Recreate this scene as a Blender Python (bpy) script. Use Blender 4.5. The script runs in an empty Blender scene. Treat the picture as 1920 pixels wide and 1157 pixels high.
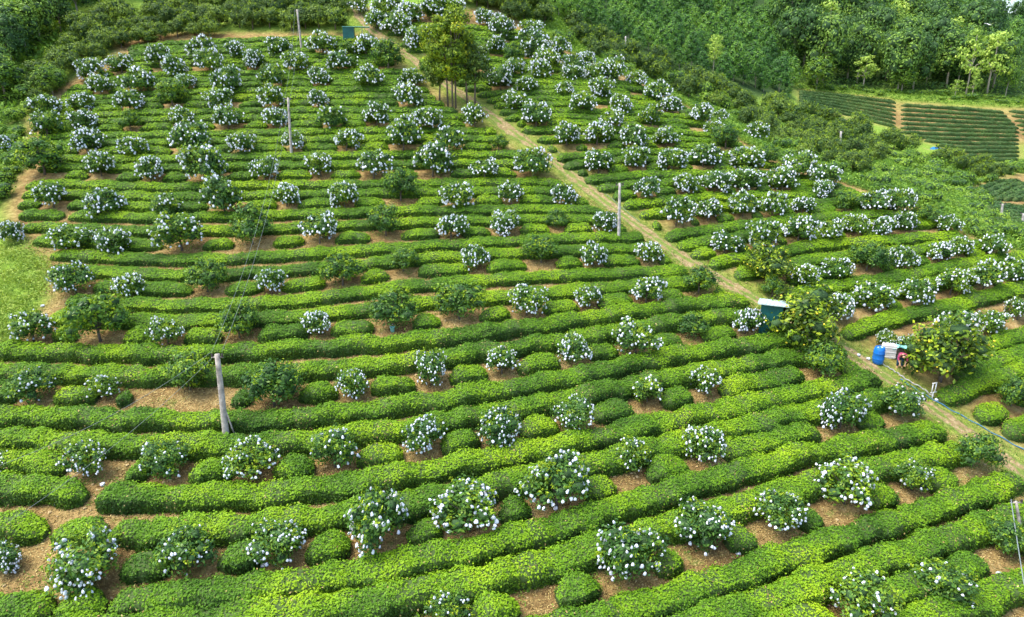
import bpy, math, random
import numpy as np
from mathutils import Vector, Matrix, Euler

random.seed(7)
RNG = np.random.default_rng(11)
SC = bpy.context.scene
COL = SC.collection
R = math.radians

# ------------------------------------------------------------------ camera, sky, sun, exposure
PITCH, F, CX, CY = R(18.0), 1280.0, 960.0, 578.5      # photograph is 1920 x 1157
cam_d = bpy.data.cameras.new('camera')
cam = bpy.data.objects.new('camera', cam_d)
COL.objects.link(cam)
SC.camera = cam
cam_d.sensor_width = 36.0
cam_d.lens = 36.0 * F / 1920.0
cam_d.clip_start, cam_d.clip_end = 0.5, 5000
CAMZ = 30.0
cam.location = (0, 0, CAMZ)
cam.rotation_euler = (R(90) - PITCH, 0, 0)

SUN_EL, SUN_AZ = R(64), R(-100)        # azimuth measured from +Y towards +X
world = bpy.data.worlds.new('World')
SC.world = world
world.use_nodes = True
wn = world.node_tree
bg = wn.nodes['Background']
sky = wn.nodes.new('ShaderNodeTexSky')
sky.sky_type = 'NISHITA'
sky.sun_disc = False
sky.sun_elevation = SUN_EL
sky.sun_rotation = SUN_AZ
sky.dust_density = 3.0
sky.ozone_density = 1.0
wn.links.new(sky.outputs[0], bg.inputs[0])
bg.inputs[1].default_value = 0.15

sun_d = bpy.data.lights.new('sun', 'SUN')
sun_d.energy = 1.35
sun_d.angle = R(28)
sun_d.color = (1.0, 0.95, 0.86)
sun = bpy.data.objects.new('sun', sun_d)
COL.objects.link(sun)
sdir = Vector((math.sin(SUN_AZ) * math.cos(SUN_EL), math.cos(SUN_AZ) * math.cos(SUN_EL), math.sin(SUN_EL)))
sun.rotation_euler = (-sdir).to_track_quat('-Z', 'Y').to_euler()
sun.location = (0, 0, 90)

SC.view_settings.view_transform = 'Standard'
SC.view_settings.look = 'None'
SC.view_settings.exposure = 1.7
SC.view_settings.gamma = 1.0
SC.cycles.max_bounces = 6
SC.cycles.diffuse_bounces = 3
SC.cycles.transmission_bounces = 3
SC.cycles.transparent_max_bounces = 4

# ------------------------------------------------------------------ the terrain: a height field
FWD = np.array([0, math.cos(PITCH), -math.sin(PITCH)])
UP = np.array([0, math.sin(PITCH), math.cos(PITCH)])
RIGHT = np.array([1.0, 0, 0])


def ray(u, v):
    u, v = np.asarray(u, float), np.asarray(v, float)
    return FWD + ((u - CX) / F)[..., None] * RIGHT + ((CY - v) / F)[..., None] * UP


CTRL = {   # surveyed distance (m) of the ground along the view axis, column by column
    -500: {1157: 26, 850: 34, 700: 39.5, 560: 46, 450: 53, 350: 60, 250: 68, 150: 78, 80: 87, 0: 100, -80: 118},
    0: {1157: 25.5, 850: 33, 700: 38.5, 560: 45, 450: 52, 350: 59, 250: 67, 150: 76, 80: 84, 0: 96, -80: 112},
    480: {1157: 25, 1000: 28.5, 850: 32.5, 700: 38, 560: 44.5, 450: 51.5, 350: 58.5, 250: 66, 150: 75, 80: 82, 0: 94, -80: 108},
    960: {1157: 25, 1000: 28.5, 850: 32.7, 700: 38.3, 560: 44.8, 450: 51.7, 350: 58.7, 250: 66.2, 150: 75.2, 80: 82.2, 0: 92, -80: 106},
    1130: {1157: 25.4, 850: 33.5, 560: 45.5, 350: 59, 250: 66.5, 150: 75.5, 125: 80, 100: 97, 50: 120, 0: 150, -80: 200},
    1300: {1157: 26, 850: 34.5, 700: 40, 560: 46.5, 450: 53, 350: 60, 300: 64, 250: 70, 210: 86, 180: 104, 150: 118, 80: 145, 0: 178, -80: 225},
    1500: {1157: 26.5, 850: 35.5, 700: 41, 560: 47.5, 450: 53.5, 350: 60.5, 310: 68, 250: 98, 200: 140, 165: 162, 100: 190, 0: 240, -80: 300},
    1700: {1157: 27, 850: 36.5, 700: 42, 560: 48.5, 450: 54, 400: 57, 360: 66, 330: 88, 300: 118, 250: 142, 185: 160, 100: 195, 20: 255, -40: 300},
    1920: {1157: 28, 850: 38, 700: 43, 560: 49.5, 480: 53.5, 440: 62, 410: 90, 350: 108, 310: 128, 260: 142, 190: 160, 100: 205, 38: 275},
    2400: {1157: 30, 850: 41, 700: 47, 560: 54, 480: 62, 410: 90, 310: 132, 190: 175, 100: 225, 60: 270},
}
cp = []
for u_, col_ in CTRL.items():
    for v_, z_ in col_.items():
        cp.append(ray(u_, v_) * z_ + np.array([0, 0, CAMZ]))
for x_ in (-60, -25, 0, 25, 60):
    cp.append(np.array([x_, 2.0, CAMZ - 22.4 - 0.0008 * x_ * x_]))
    cp.append(np.array([x_, -14.0, CAMZ - 25.0 - 0.0008 * x_ * x_]))
for x_, y_, z_ in ((-120, 170, 44), (-40, 170, 52), (30, 210, 62), (120, 350, 66), (200, 340, 52), (280, 330, 40), (230, 400, 30), (60, 330, 78), (-60, 330, 60)):
    cp.append(np.array([x_, y_, z_], float))
cp = np.array(cp)
SCL = 60.0


def _phi(r2):
    return np.where(r2 > 1e-12, 0.5 * r2 * np.log(np.maximum(r2, 1e-12)), 0.0)


_n = len(cp)
_P = cp[:, :2] / SCL
_d2 = ((_P[:, None] - _P[None]) ** 2).sum(-1)
_A = np.zeros((_n + 3, _n + 3))
_A[:_n, :_n] = _phi(_d2) + np.eye(_n) * 0.004
_A[:_n, _n] = 1
_A[:_n, _n + 1:] = _P
_A[_n, :_n] = 1
_A[_n + 1:, :_n] = _P.T
_w = np.linalg.solve(_A, np.concatenate([cp[:, 2], [0, 0, 0]]))


def tps(x, y):
    q = np.stack([x, y], -1).reshape(-1, 2) / SCL
    out = np.empty(len(q))
    for i in range(0, len(q), 20000):
        s = q[i:i + 20000]
        d2 = ((s[:, None] - _P[None]) ** 2).sum(-1)
        out[i:i + 20000] = _phi(d2) @ _w[:_n] + _w[_n] + s @ _w[_n + 1:]
    return out.reshape(np.shape(x))


GX0, GX1, GY0, GY1, GS = -110.0, 250.0, -12.0, 372.0, 1.0
gx = np.arange(GX0, GX1 + GS, GS)
gy = np.arange(GY0, GY1 + GS, GS)
GXX, GYY = np.meshgrid(gx, gy, indexing='ij')
GZ = tps(GXX, GYY)


def ground(x, y):
    x, y = np.asarray(x, float), np.asarray(y, float)
    fx = np.clip((x - GX0) / GS, 0, len(gx) - 1.001)
    fy = np.clip((y - GY0) / GS, 0, len(gy) - 1.001)
    i, j = fx.astype(int), fy.astype(int)
    a, b = fx - i, fy - j
    return (GZ[i, j] * (1 - a) * (1 - b) + GZ[i + 1, j] * a * (1 - b) + GZ[i, j + 1] * (1 - a) * b + GZ[i + 1, j + 1] * a * b)


_T = 14.0 * 1.0045 ** np.arange(760)


def at(u, v, h=0.0):
    """Where a sight line of the photograph meets the surface h metres above the ground; also its axis depth."""
    u, v = np.atleast_1d(np.asarray(u, float)), np.atleast_1d(np.asarray(v, float))
    h = np.broadcast_to(np.asarray(h, float), u.shape)
    P = np.empty((len(u), 3))
    T = np.empty(len(u))
    for s in range(0, len(u), 1500):
        d = ray(u[s:s + 1500], v[s:s + 1500])
        q = d[:, None, :] * _T[None, :, None]
        g = q[..., 2] + CAMZ - ground(q[..., 0], q[..., 1]) - h[s:s + 1500, None]
        k = np.argmax(g < 0, 1)
        k = np.where((g < 0).any(1), np.maximum(k, 1), len(_T) - 1)
        r = np.arange(len(k))
        g0, g1 = g[r, k - 1], g[r, k]
        f = np.clip(g0 / np.where(abs(g0 - g1) < 1e-9, 1, g0 - g1), 0, 1)
        t = _T[k - 1] + f * (_T[k] - _T[k - 1])
        T[s:s + 1500] = t
        P[s:s + 1500] = d * t[:, None] + np.array([0, 0, CAMZ])
    P[:, 2] = ground(P[:, 0], P[:, 1])
    return P, T


def pix(x, y, z):
    q = np.stack([np.asarray(x, float), np.asarray(y, float), np.asarray(z, float) - CAMZ], -1)
    dz = np.maximum(q @ FWD, 0.01)
    return CX + F * (q @ RIGHT) / dz, CY - F * (q @ UP) / dz, q @ FWD


def inside(poly, u, v):
    u, v = np.asarray(u, float), np.asarray(v, float)
    r = np.zeros(u.shape, bool)
    n = len(poly)
    for i in range(n):
        (x0, y0), (x1, y1) = poly[i], poly[(i + 1) % n]
        if y0 == y1:
            continue
        c = ((y0 > v) != (y1 > v)) & (u < (x1 - x0) * (v - y0) / (y1 - y0) + x0)
        r ^= c
    return r


# ------------------------------------------------------------------ mesh helpers
def mesh_np(name, V, faces, mats, mi=None, smooth=None):
    """faces: list of int arrays (n,k); V (n,3)."""
    me = bpy.data.meshes.new(name)
    V = np.asarray(V, np.float32)
    me.vertices.add(len(V))
    me.vertices.foreach_set('co', V.ravel())
    loops = np.concatenate([f.ravel() for f in faces]).astype(np.int32)
    counts = np.concatenate([np.full(len(f), f.shape[1], np.int32) for f in faces])
    me.loops.add(len(loops))
    me.loops.foreach_set('vertex_index', loops)
    me.polygons.add(len(counts))
    me.polygons.foreach_set('loop_start', np.concatenate([[0], np.cumsum(counts)[:-1]]).astype(np.int32))
    if mi is not None:
        me.polygons.foreach_set('material_index', np.asarray(mi, np.int32))
    if smooth is not None:
        me.polygons.foreach_set('use_smooth', np.asarray(smooth, bool))
    for m in mats:
        me.materials.append(m)
    me.update(calc_edges=True)
    return me


class MB:
    """collects quads/tris with a material slot each and builds ONE mesh"""

    def __init__(self):
        self.V, self.F, self.n = [], [], 0

    def add(self, V, Fs, m=0, smooth=False):
        V = np.asarray(V, float).reshape(-1, 3)
        for f in (Fs if isinstance(Fs, list) else [Fs]):
            if len(f):
                self.F.append((np.asarray(f) + self.n, m, smooth))
        self.V.append(V)
        self.n += len(V)

    def tube(self, pts, rad, seg=6, m=0, cap=True):
        pts = np.asarray(pts, float)
        rad = np.broadcast_to(np.asarray(rad, float), (len(pts),))
        d = np.gradient(pts, axis=0)
        d /= np.linalg.norm(d, axis=1)[:, None] + 1e-9
        ref = np.where((abs(d[:, 2]) > 0.9)[:, None], [[1.0, 0, 0]], [[0, 0, 1.0]])
        a = np.cross(d, ref)
        a /= np.linalg.norm(a, axis=1)[:, None] + 1e-9
        b = np.cross(d, a)
        t = np.arange(seg) * 2 * math.pi / seg
        V = pts[:, None] + rad[:, None, None] * (np.cos(t)[None, :, None] * a[:, None] + np.sin(t)[None, :, None] * b[:, None])
        n = len(pts)
        i, j = np.meshgrid(np.arange(n - 1), np.arange(seg), indexing='ij')
        i, j = i.ravel(), j.ravel()
        q = np.stack([i * seg + j, i * seg + (j + 1) % seg, (i + 1) * seg + (j + 1) % seg, (i + 1) * seg + j], -1)
        fs = [q]
        if cap:
            fs += [np.arange(seg)[None, ::-1], (np.arange(seg) + (n - 1) * seg)[None]]
        self.add(V, fs, m, True)

    def box(self, c, s, m=0, rz=0.0, rx=0.0):
        c, s = np.asarray(c, float), np.asarray(s, float) / 2
        k = np.array([[-1, -1, -1], [1, -1, -1], [1, 1, -1], [-1, 1, -1], [-1, -1, 1], [1, -1, 1], [1, 1, 1], [-1, 1, 1]], float) * s
        M = np.array(Euler((rx, 0, rz)).to_matrix())
        self.add(k @ M.T + c, np.array([[3, 2, 1, 0], [4, 5, 6, 7], [0, 1, 5, 4], [1, 2, 6, 5], [2, 3, 7, 6], [3, 0, 4, 7]]), m)

    def lathe(self, prof, seg=16, m=0, c=(0, 0, 0)):
        prof = np.asarray(prof, float)
        t = np.arange(seg) * 2 * math.pi / seg
        V = np.stack([prof[:, 0][:, None] * np.cos(t), prof[:, 0][:, None] * np.sin(t), np.repeat(prof[:, 1][:, None], seg, 1)], -1) + np.asarray(c)
        n = len(prof)
        i, j = np.meshgrid(np.arange(n - 1), np.arange(seg), indexing='ij')
        i, j = i.ravel(), j.ravel()
        q = np.stack([i * seg + j, i * seg + (j + 1) % seg, (i + 1) * seg + (j + 1) % seg, (i + 1) * seg + j], -1)
        self.add(V, [q, np.arange(seg)[None, ::-1], (np.arange(seg) + (n - 1) * seg)[None]], m, True)

    def leaves(self, P, N, L, m=0, wr=0.5, spread=0.7, rng=RNG):
        """one rhombic leaf at every point, lying roughly across N"""
        n = len(P)
        L = np.broadcast_to(np.asarray(L, float), (n,)) * rng.uniform(0.7, 1.3, n)
        N = N + rng.normal(0, spread, (n, 3))
        N /= np.linalg.norm(N, axis=1)[:, None] + 1e-9
        a = np.cross(N, rng.normal(0, 1, (n, 3)))
        a /= np.linalg.norm(a, axis=1)[:, None] + 1e-9
        b = np.cross(N, a)
        h, w = (L / 2)[:, None], (L * wr / 2)[:, None]
        V = np.stack([P - a * h, P + b * w - a * h * 0.1, P + a * h, P - b * w - a * h * 0.1], 1)
        self.add(V, np.arange(4 * n).reshape(n, 4), m)

    def mesh(self, name, mats):
        V = np.concatenate(self.V)
        fs = [f for f, _m, _s in self.F]
        mi = np.concatenate([np.full(len(f), m) for f, m, _s in self.F])
        sm = np.concatenate([np.full(len(f), s) for f, _m, s in self.F])
        return mesh_np(name, V, fs, mats, mi, sm)

    def build(self, name, mats, parent=None, loc=None):
        return link(name, self.mesh(name, mats if isinstance(mats, list) else [mats]), parent, loc)


def link(name, me, parent=None, loc=None):
    o = bpy.data.objects.new(name, me)
    COL.objects.link(o)
    if parent is not None:
        o.parent = parent
    if loc is not None:
        o.location = loc
    return o


def tag(o, label=None, cat=None, group=None, kind=None):
    for k, v in (('label', label), ('category', cat), ('group', group), ('kind', kind)):
        if v:
            o[k] = v
    return o


def empty(name, loc, rz=0.0, sc=1.0):
    o = bpy.data.objects.new(name, None)
    o.empty_display_size = 0.3
    COL.objects.link(o)
    o.location, o.rotation_euler, o.scale = loc, (0, 0, rz), (sc, sc, sc) if np.isscalar(sc) else sc
    return o


ICO_V = None


def ico(sub=1):
    import bmesh
    bm = bmesh.new()
    bmesh.ops.create_icosphere(bm, subdivisions=sub, radius=1.0)
    V = np.array([v.co[:] for v in bm.verts])
    Fc = np.array([[v.index for v in f.verts] for f in bm.faces])
    bm.free()
    return V, Fc


ICO1, ICO2 = ico(1), ico(2)

# ------------------------------------------------------------------ materials


def nt_new(name):
    m = bpy.data.materials.new(name)
    m.use_nodes = True
    nt = m.node_tree
    for n in list(nt.nodes):
        nt.nodes.remove(n)
    out = nt.nodes.new('ShaderNodeOutputMaterial')
    return m, nt, out


def noise(nt, scale, detail=3.0, vec=None, rough=0.55):
    n = nt.nodes.new('ShaderNodeTexNoise')
    n.inputs['Scale'].default_value = scale
    n.inputs['Detail'].default_value = detail
    n.inputs['Roughness'].default_value = rough
    if vec is None:
        g = nt.nodes.new('ShaderNodeNewGeometry')
        vec = g.outputs['Position']
    nt.links.new(vec, n.inputs['Vector'])
    return n.outputs['Fac']


def ramp(nt, fac, stops):
    r = nt.nodes.new('ShaderNodeValToRGB')
    el = r.color_ramp.elements
    el[0].position, el[0].color = stops[0][0], (*stops[0][1], 1)
    el[1].position, el[1].color = stops[1][0], (*stops[1][1], 1)
    for p, c in stops[2:]:
        e = el.new(p)
        e.color = (*c, 1)
    nt.links.new(fac, r.inputs[0])
    return r.outputs[0]


def math_n(nt, op, a, b):
    n = nt.nodes.new('ShaderNodeMath')
    n.operation = op
    for i, x in enumerate((a, b)):
        if isinstance(x, (int, float)):
            n.inputs[i].default_value = x
        else:
            nt.links.new(x, n.inputs[i])
    return n.outputs[0]


def mix(nt, fac, a, b, mode='MIX'):
    n = nt.nodes.new('ShaderNodeMix')
    n.data_type = 'RGBA'
    n.blend_type = mode
    if isinstance(fac, (int, float)):
        n.inputs[0].default_value = fac
    else:
        nt.links.new(fac, n.inputs[0])
    for i, x in ((6, a), (7, b)):
        if isinstance(x, tuple):
            n.inputs[i].default_value = (*x, 1)
        else:
            nt.links.new(x, n.inputs[i])
    return n.outputs[2]


def leaf_mat(name, stops, patch_scale=0.45, patch_amt=0.75, trans=0.3, rough=0.55, tree_var=0.0, leaf_var=0.75):
    """leaf colour: patches of younger and older growth (noise over the ground) plus each leaf's own tint"""
    m, nt, out = nt_new(name)
    g = nt.nodes.new('ShaderNodeNewGeometry')
    pn = noise(nt, patch_scale, 2.5)
    v = math_n(nt, 'MULTIPLY', math_n(nt, 'SUBTRACT', pn, 0.5), patch_amt * 3.0)
    r = math_n(nt, 'MULTIPLY', math_n(nt, 'SUBTRACT', g.outputs['Random Per Island'], 0.5), leaf_var)
    s = math_n(nt, 'ADD', math_n(nt, 'ADD', v, r), 0.5)
    if tree_var:
        oi = nt.nodes.new('ShaderNodeObjectInfo')
        s = math_n(nt, 'ADD', s, math_n(nt, 'MULTIPLY', math_n(nt, 'SUBTRACT', oi.outputs['Random'], 0.5), tree_var))
    c = ramp(nt, s, stops)
    p = nt.nodes.new('ShaderNodeBsdfPrincipled')
    p.inputs['Roughness'].default_value = rough
    p.inputs['Specular IOR Level'].default_value = 0.16
    nt.links.new(c, p.inputs['Base Color'])
    t = nt.nodes.new('ShaderNodeBsdfTranslucent')
    nt.links.new(mix(nt, 1.0, c, (1.0, 1.0, 0.5), 'MULTIPLY'), t.inputs['Color'])
    ms = nt.nodes.new('ShaderNodeMixShader')
    ms.inputs[0].default_value = trans
    nt.links.new(p.outputs[0], ms.inputs[1])
    nt.links.new(t.outputs[0], ms.inputs[2])
    nt.links.new(ms.outputs[0], out.inputs[0])
    return m


def plain(name, col, rough=0.6, metal=0.0, var=0.12, scale=3.0, bump=0.0, spec=0.4):
    m, nt, out = nt_new(name)
    p = nt.nodes.new('ShaderNodeBsdfPrincipled')
    tc = nt.nodes.new('ShaderNodeTexCoord')
    f = noise(nt, scale, 4.0, tc.outputs['Object'])
    lo = tuple(max(0, c * (1 - var * 2)) for c in col)
    hi = tuple(min(1, c * (1 + var * 2)) for c in col)
    nt.links.new(ramp(nt, f, [(0.25, lo), (0.75, hi)]), p.inputs['Base Color'])
    p.inputs['Roughness'].default_value = rough
    p.inputs['Metallic'].default_value = metal
    p.inputs['Specular IOR Level'].default_value = spec
    if bump:
        b = nt.nodes.new('ShaderNodeBump')
        b.inputs['Strength'].default_value = bump
        nt.links.new(f, b.inputs['Height'])
        nt.links.new(b.outputs[0], p.inputs['Normal'])
    nt.links.new(p.outputs[0], out.inputs[0])
    return m


M = {}
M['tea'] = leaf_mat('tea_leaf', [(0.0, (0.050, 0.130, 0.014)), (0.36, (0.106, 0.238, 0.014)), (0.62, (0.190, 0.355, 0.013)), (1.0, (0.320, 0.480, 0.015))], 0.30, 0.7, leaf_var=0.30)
M['tea_old_shaded'] = leaf_mat('old_shaded_tea_leaf', [(0.0, (0.024, 0.066, 0.012)), (0.5, (0.050, 0.120, 0.013)), (1.0, (0.125, 0.230, 0.013))], 0.30, 0.7, leaf_var=0.6)  # darker old side leaves, their tone also holding the hedge's shaded flank
M['tea_far'] = leaf_mat('tea_leaf_terrace', [(0.0, (0.030, 0.085, 0.028)), (0.5, (0.066, 0.145, 0.040)), (1.0, (0.13, 0.23, 0.055))], 0.2, 0.5)
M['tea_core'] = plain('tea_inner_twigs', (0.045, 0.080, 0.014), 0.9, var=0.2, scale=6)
M['citrus'] = leaf_mat('citrus_leaf', [(0.0, (0.030, 0.084, 0.022)), (0.5, (0.068, 0.160, 0.028)), (0.8, (0.130, 0.245, 0.025)), (1.0, (0.24, 0.36, 0.020))], 0.9, 0.5, trans=0.2, rough=0.35, tree_var=0.35)
M['young'] = leaf_mat('young_shoot_leaf', [(0.0, (0.13, 0.24, 0.015)), (0.5, (0.26, 0.40, 0.02)), (1.0, (0.42, 0.52, 0.03))], 1.0, 0.4, trans=0.3)
M['orchard'] = leaf_mat('orchard_leaf', [(0.0, (0.036, 0.076, 0.018)), (0.5, (0.076, 0.140, 0.026)), (0.8, (0.14, 0.22, 0.032)), (1.0, (0.22, 0.32, 0.045))], 0.5, 0.5, trans=0.2, tree_var=0.5)
M['kumquat'] = leaf_mat('kumquat_leaf', [(0.0, (0.020, 0.050, 0.010)), (0.5, (0.055, 0.110, 0.014)), (0.72, (0.16, 0.26, 0.02)), (1.0, (0.42, 0.50, 0.03))], 1.2, 0.5, trans=0.2, rough=0.35)
M['acacia'] = leaf_mat('acacia_leaf', [(0.0, (0.045, 0.130, 0.034)), (0.5, (0.115, 0.275, 0.048)), (1.0, (0.25, 0.44, 0.065))], 0.10, 0.6, tree_var=0.35)
M['broad'] = leaf_mat('forest_leaf', [(0.0, (0.036, 0.094, 0.030)), (0.5, (0.092, 0.195, 0.042)), (1.0, (0.22, 0.36, 0.055))], 0.15, 0.6, tree_var=0.5)
M['pale'] = leaf_mat('pale_forest_leaf', [(0.0, (0.16, 0.28, 0.05)), (0.5, (0.32, 0.48, 0.08)), (1.0, (0.50, 0.62, 0.12))], 0.2, 0.5, trans=0.3)
M['olive'] = leaf_mat('olive_yellow_leaf', [(0.0, (0.055, 0.105, 0.010)), (0.45, (0.13, 0.22, 0.014)), (0.8, (0.27, 0.37, 0.018)), (1.0, (0.42, 0.44, 0.025))], 0.6, 0.6, trans=0.25)
M['shrub'] = leaf_mat('wild_shrub_leaf', [(0.0, (0.07, 0.16, 0.025)), (0.5, (0.16, 0.30, 0.035)), (1.0, (0.32, 0.47, 0.06))], 0.5, 0.6, trans=0.3, tree_var=0.5)
M['grass'] = leaf_mat('weed_leaf', [(0.0, (0.13, 0.23, 0.03)), (0.5, (0.26, 0.38, 0.055)), (1.0, (0.42, 0.52, 0.11))], 0.6, 0.5, trans=0.3, rough=0.6)
M['dry'] = leaf_mat('dry_litter', [(0.0, (0.14, 0.098, 0.034)), (0.5, (0.34, 0.25, 0.085)), (1.0, (0.54, 0.43, 0.18))], 0.8, 0.5, trans=0.1, rough=0.8)
M['bark'] = plain('grey_bark', (0.13, 0.105, 0.08), 0.85, var=0.25, scale=5, bump=0.4)
M['palebark'] = plain('pale_bark', (0.34, 0.30, 0.24), 0.85, var=0.25, scale=3, bump=0.3)
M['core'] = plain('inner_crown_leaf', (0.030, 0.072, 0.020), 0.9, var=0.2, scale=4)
M['bag'] = plain('white_paper_bag', (0.66, 0.70, 0.77), 0.55, var=0.08, scale=9, bump=0.3)
M['fruit'] = plain('yellow_fruit', (0.62, 0.50, 0.03), 0.4, var=0.2, scale=4)
M['concrete'] = plain('weathered_concrete', (0.32, 0.29, 0.25), 0.85, var=0.3, scale=4, bump=0.3)
M['palepole'] = plain('pale_concrete', (0.34, 0.32, 0.29), 0.8, var=0.28, scale=3, bump=0.2)
M['cable'] = plain('grey_cable', (0.16, 0.20, 0.19), 0.5)
M['ceramic'] = plain('dark_insulator', (0.03, 0.02, 0.02), 0.3)
M['teal'] = plain('teal_metal_sheet', (0.006, 0.092, 0.082), 0.5, var=0.15, scale=1.5)
M['whiteroof'] = plain('white_roof_sheet', (0.40, 0.52, 0.50), 0.45, var=0.1, scale=2)
M['aqua'] = plain('aqua_tarp', (0.20, 0.52, 0.45), 0.5, var=0.15, scale=3)
M['blue'] = plain('blue_plastic', (0.010, 0.150, 0.52), 0.35, var=0.1, scale=2)
M['white'] = plain('white_paint', (0.75, 0.75, 0.72), 0.5, var=0.06)
M['whitecloth'] = plain('white_cloth', (0.62, 0.60, 0.56), 0.8, var=0.1)
M['maroon'] = plain('maroon_cloth', (0.30, 0.03, 0.09), 0.8, var=0.2, scale=8)
M['navy'] = plain('dark_blue_denim', (0.014, 0.055, 0.11), 0.85, var=0.2, scale=8)
M['skin'] = plain('skin', (0.50, 0.29, 0.18), 0.55, var=0.06)
M['straw'] = plain('straw', (0.55, 0.40, 0.16), 0.8, var=0.15, scale=10)
M['hair'] = plain('black_hair', (0.015, 0.012, 0.010), 0.6)
M['hose'] = plain('blue_hose_rubber', (0.05, 0.16, 0.28), 0.45)
M['greypipe'] = plain('grey_pvc', (0.30, 0.30, 0.29), 0.5)
M['terracotta'] = plain('cut_earth', (0.50, 0.32, 0.17), 0.9)


def ground_mat():
    m, nt, out = nt_new('hill_soil')
    at_ = nt.nodes.new('ShaderNodeAttribute')
    at_.attribute_name = 'cover'
    sep = nt.nodes.new('ShaderNodeSeparateColor')
    nt.links.new(at_.outputs['Color'], sep.inputs[0])
    n1, n2, n3 = noise(nt, 0.35, 5), noise(nt, 2.6, 6, rough=0.7), noise(nt, 14.0, 4, rough=0.7)
    soil = ramp(nt, math_n(nt, 'ADD', math_n(nt, 'MULTIPLY', n1, 0.45), math_n(nt, 'MULTIPLY', n2, 0.55)),
                [(0.32, (0.11, 0.068, 0.028)), (0.46, (0.23, 0.152, 0.058)), (0.56, (0.37, 0.265, 0.105)), (0.68, (0.50, 0.40, 0.20))])
    soil = mix(nt, 0.45, soil, ramp(nt, n3, [(0.3, (0.35, 0.30, 0.25)), (0.7, (1.0, 1.0, 1.0))]), 'MULTIPLY')
    weed = ramp(nt, n3, [(0.3, (0.07, 0.13, 0.02)), (0.7, (0.22, 0.30, 0.06))])
    wm = ramp(nt, noise(nt, 0.9, 5, rough=0.75), [(0.57, (0, 0, 0)), (0.66, (1, 1, 1))])
    soil = mix(nt, math_n(nt, 'MULTIPLY', wm, 0.55), soil, weed)
    gr = ramp(nt, n2, [(0.3, (0.07, 0.14, 0.02)), (0.52, (0.17, 0.28, 0.035)), (0.72, (0.30, 0.38, 0.07))])
    gr = mix(nt, ramp(nt, n1, [(0.62, (0, 0, 0)), (0.72, (0.7, 0.7, 0.7))]), gr, soil)
    fo = ramp(nt, n2, [(0.3, (0.018, 0.042, 0.014)), (0.7, (0.055, 0.10, 0.024))])
    c = mix(nt, sep.outputs[0], soil, gr)
    c = mix(nt, sep.outputs[1], c, fo)
    p = nt.nodes.new('ShaderNodeBsdfPrincipled')
    p.inputs['Roughness'].default_value = 0.95
    p.inputs['Specular IOR Level'].default_value = 0.1
    nt.links.new(c, p.inputs['Base Color'])
    b = nt.nodes.new('ShaderNodeBump')
    b.inputs['Strength'].default_value = 0.9
    b.inputs['Distance'].default_value = 0.12
    nt.links.new(math_n(nt, 'ADD', n2, math_n(nt, 'MULTIPLY', n3, 0.5)), b.inputs['Height'])
    nt.links.new(b.outputs[0], p.inputs['Normal'])
    nt.links.new(p.outputs[0], out.inputs[0])
    return m


def path_mat():
    m, nt, out = nt_new('dirt_track')
    uv = nt.nodes.new('ShaderNodeUVMap')
    sx = nt.nodes.new('ShaderNodeSeparateXYZ')
    nt.links.new(uv.outputs[0], sx.inputs[0])
    n1, n2, n3 = noise(nt, 0.9, 5), noise(nt, 4.0, 6, rough=0.75), noise(nt, 18, 3)
    soil = ramp(nt, n2, [(0.28, (0.13, 0.092, 0.042)), (0.5, (0.26, 0.19, 0.092)), (0.72, (0.44, 0.35, 0.21))])
    grs = ramp(nt, n3, [(0.3, (0.075, 0.125, 0.022)), (0.7, (0.20, 0.25, 0.055))])
    d = math_n(nt, 'ABSOLUTE', math_n(nt, 'SUBTRACT', sx.outputs[0], 0.5), 0)      # 0 middle .. 0.5 edge
    track = math_n(nt, 'ABSOLUTE', math_n(nt, 'SUBTRACT', d, 0.20), 0)               # 0 on the wheel track
    f = math_n(nt, 'ADD', math_n(nt, 'MULTIPLY', track, 2.6), math_n(nt, 'MULTIPLY', math_n(nt, 'SUBTRACT', n1, 0.5), 1.7))
    k = ramp(nt, f, [(0.20, (0, 0, 0)), (0.46, (1, 1, 1))])
    c = mix(nt, k, soil, grs)
    p = nt.nodes.new('ShaderNodeBsdfPrincipled')
    p.inputs['Roughness'].default_value = 0.95
    p.inputs['Specular IOR Level'].default_value = 0.1
    nt.links.new(c, p.inputs['Base Color'])
    b = nt.nodes.new('ShaderNodeBump')
    b.inputs['Strength'].default_value = 0.8
    b.inputs['Distance'].default_value = 0.08
    nt.links.new(n2, b.inputs['Height'])
    nt.links.new(b.outputs[0], p.inputs['Normal'])
    nt.links.new(p.outputs[0], out.inputs[0])
    return m


# ------------------------------------------------------------------ boundaries seen in the photograph (v, u)
def tab(pts):
    a = np.array(sorted(pts), float)
    return lambda v: np.interp(v, a[:, 0], a[:, 1])


LEFT_END = tab([(2000, -90), (660, -90), (655, 10), (640, 15), (600, 75), (560, 125), (500, 95), (475, 95), (440, 50), (400, 30), (350, 40), (300, 75), (260, 70), (220, 75), (190, 95), (165, 125), (140, 175), (120, 215), (100, 235), (80, 240), (65, 260)])
PATH_L = tab([(60, 645), (70, 690), (85, 712), (105, 735), (130, 765), (165, 800), (200, 850), (240, 925), (285, 985), (340, 1055), (392, 1135), (440, 1208), (503, 1290), (562, 1405), (600, 1460), (632, 1555), (680, 1620), (712, 1650), (760, 1715), (808, 1775), (860, 1855), (905, 1925), (1157, 2060), (1500, 2200)])
PATH_R = tab([(20, 690), (60, 735), (85, 760), (110, 795), (140, 840), (175, 915), (205, 955), (240, 1005), (260, 1035), (300, 1078), (335, 1130), (378, 1195), (410, 1242), (440, 1275), (480, 1330), (510, 1390), (550, 1462), (600, 1575), (640, 1600), (660, 1645), (745, 1755), (800, 1885)])
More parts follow.
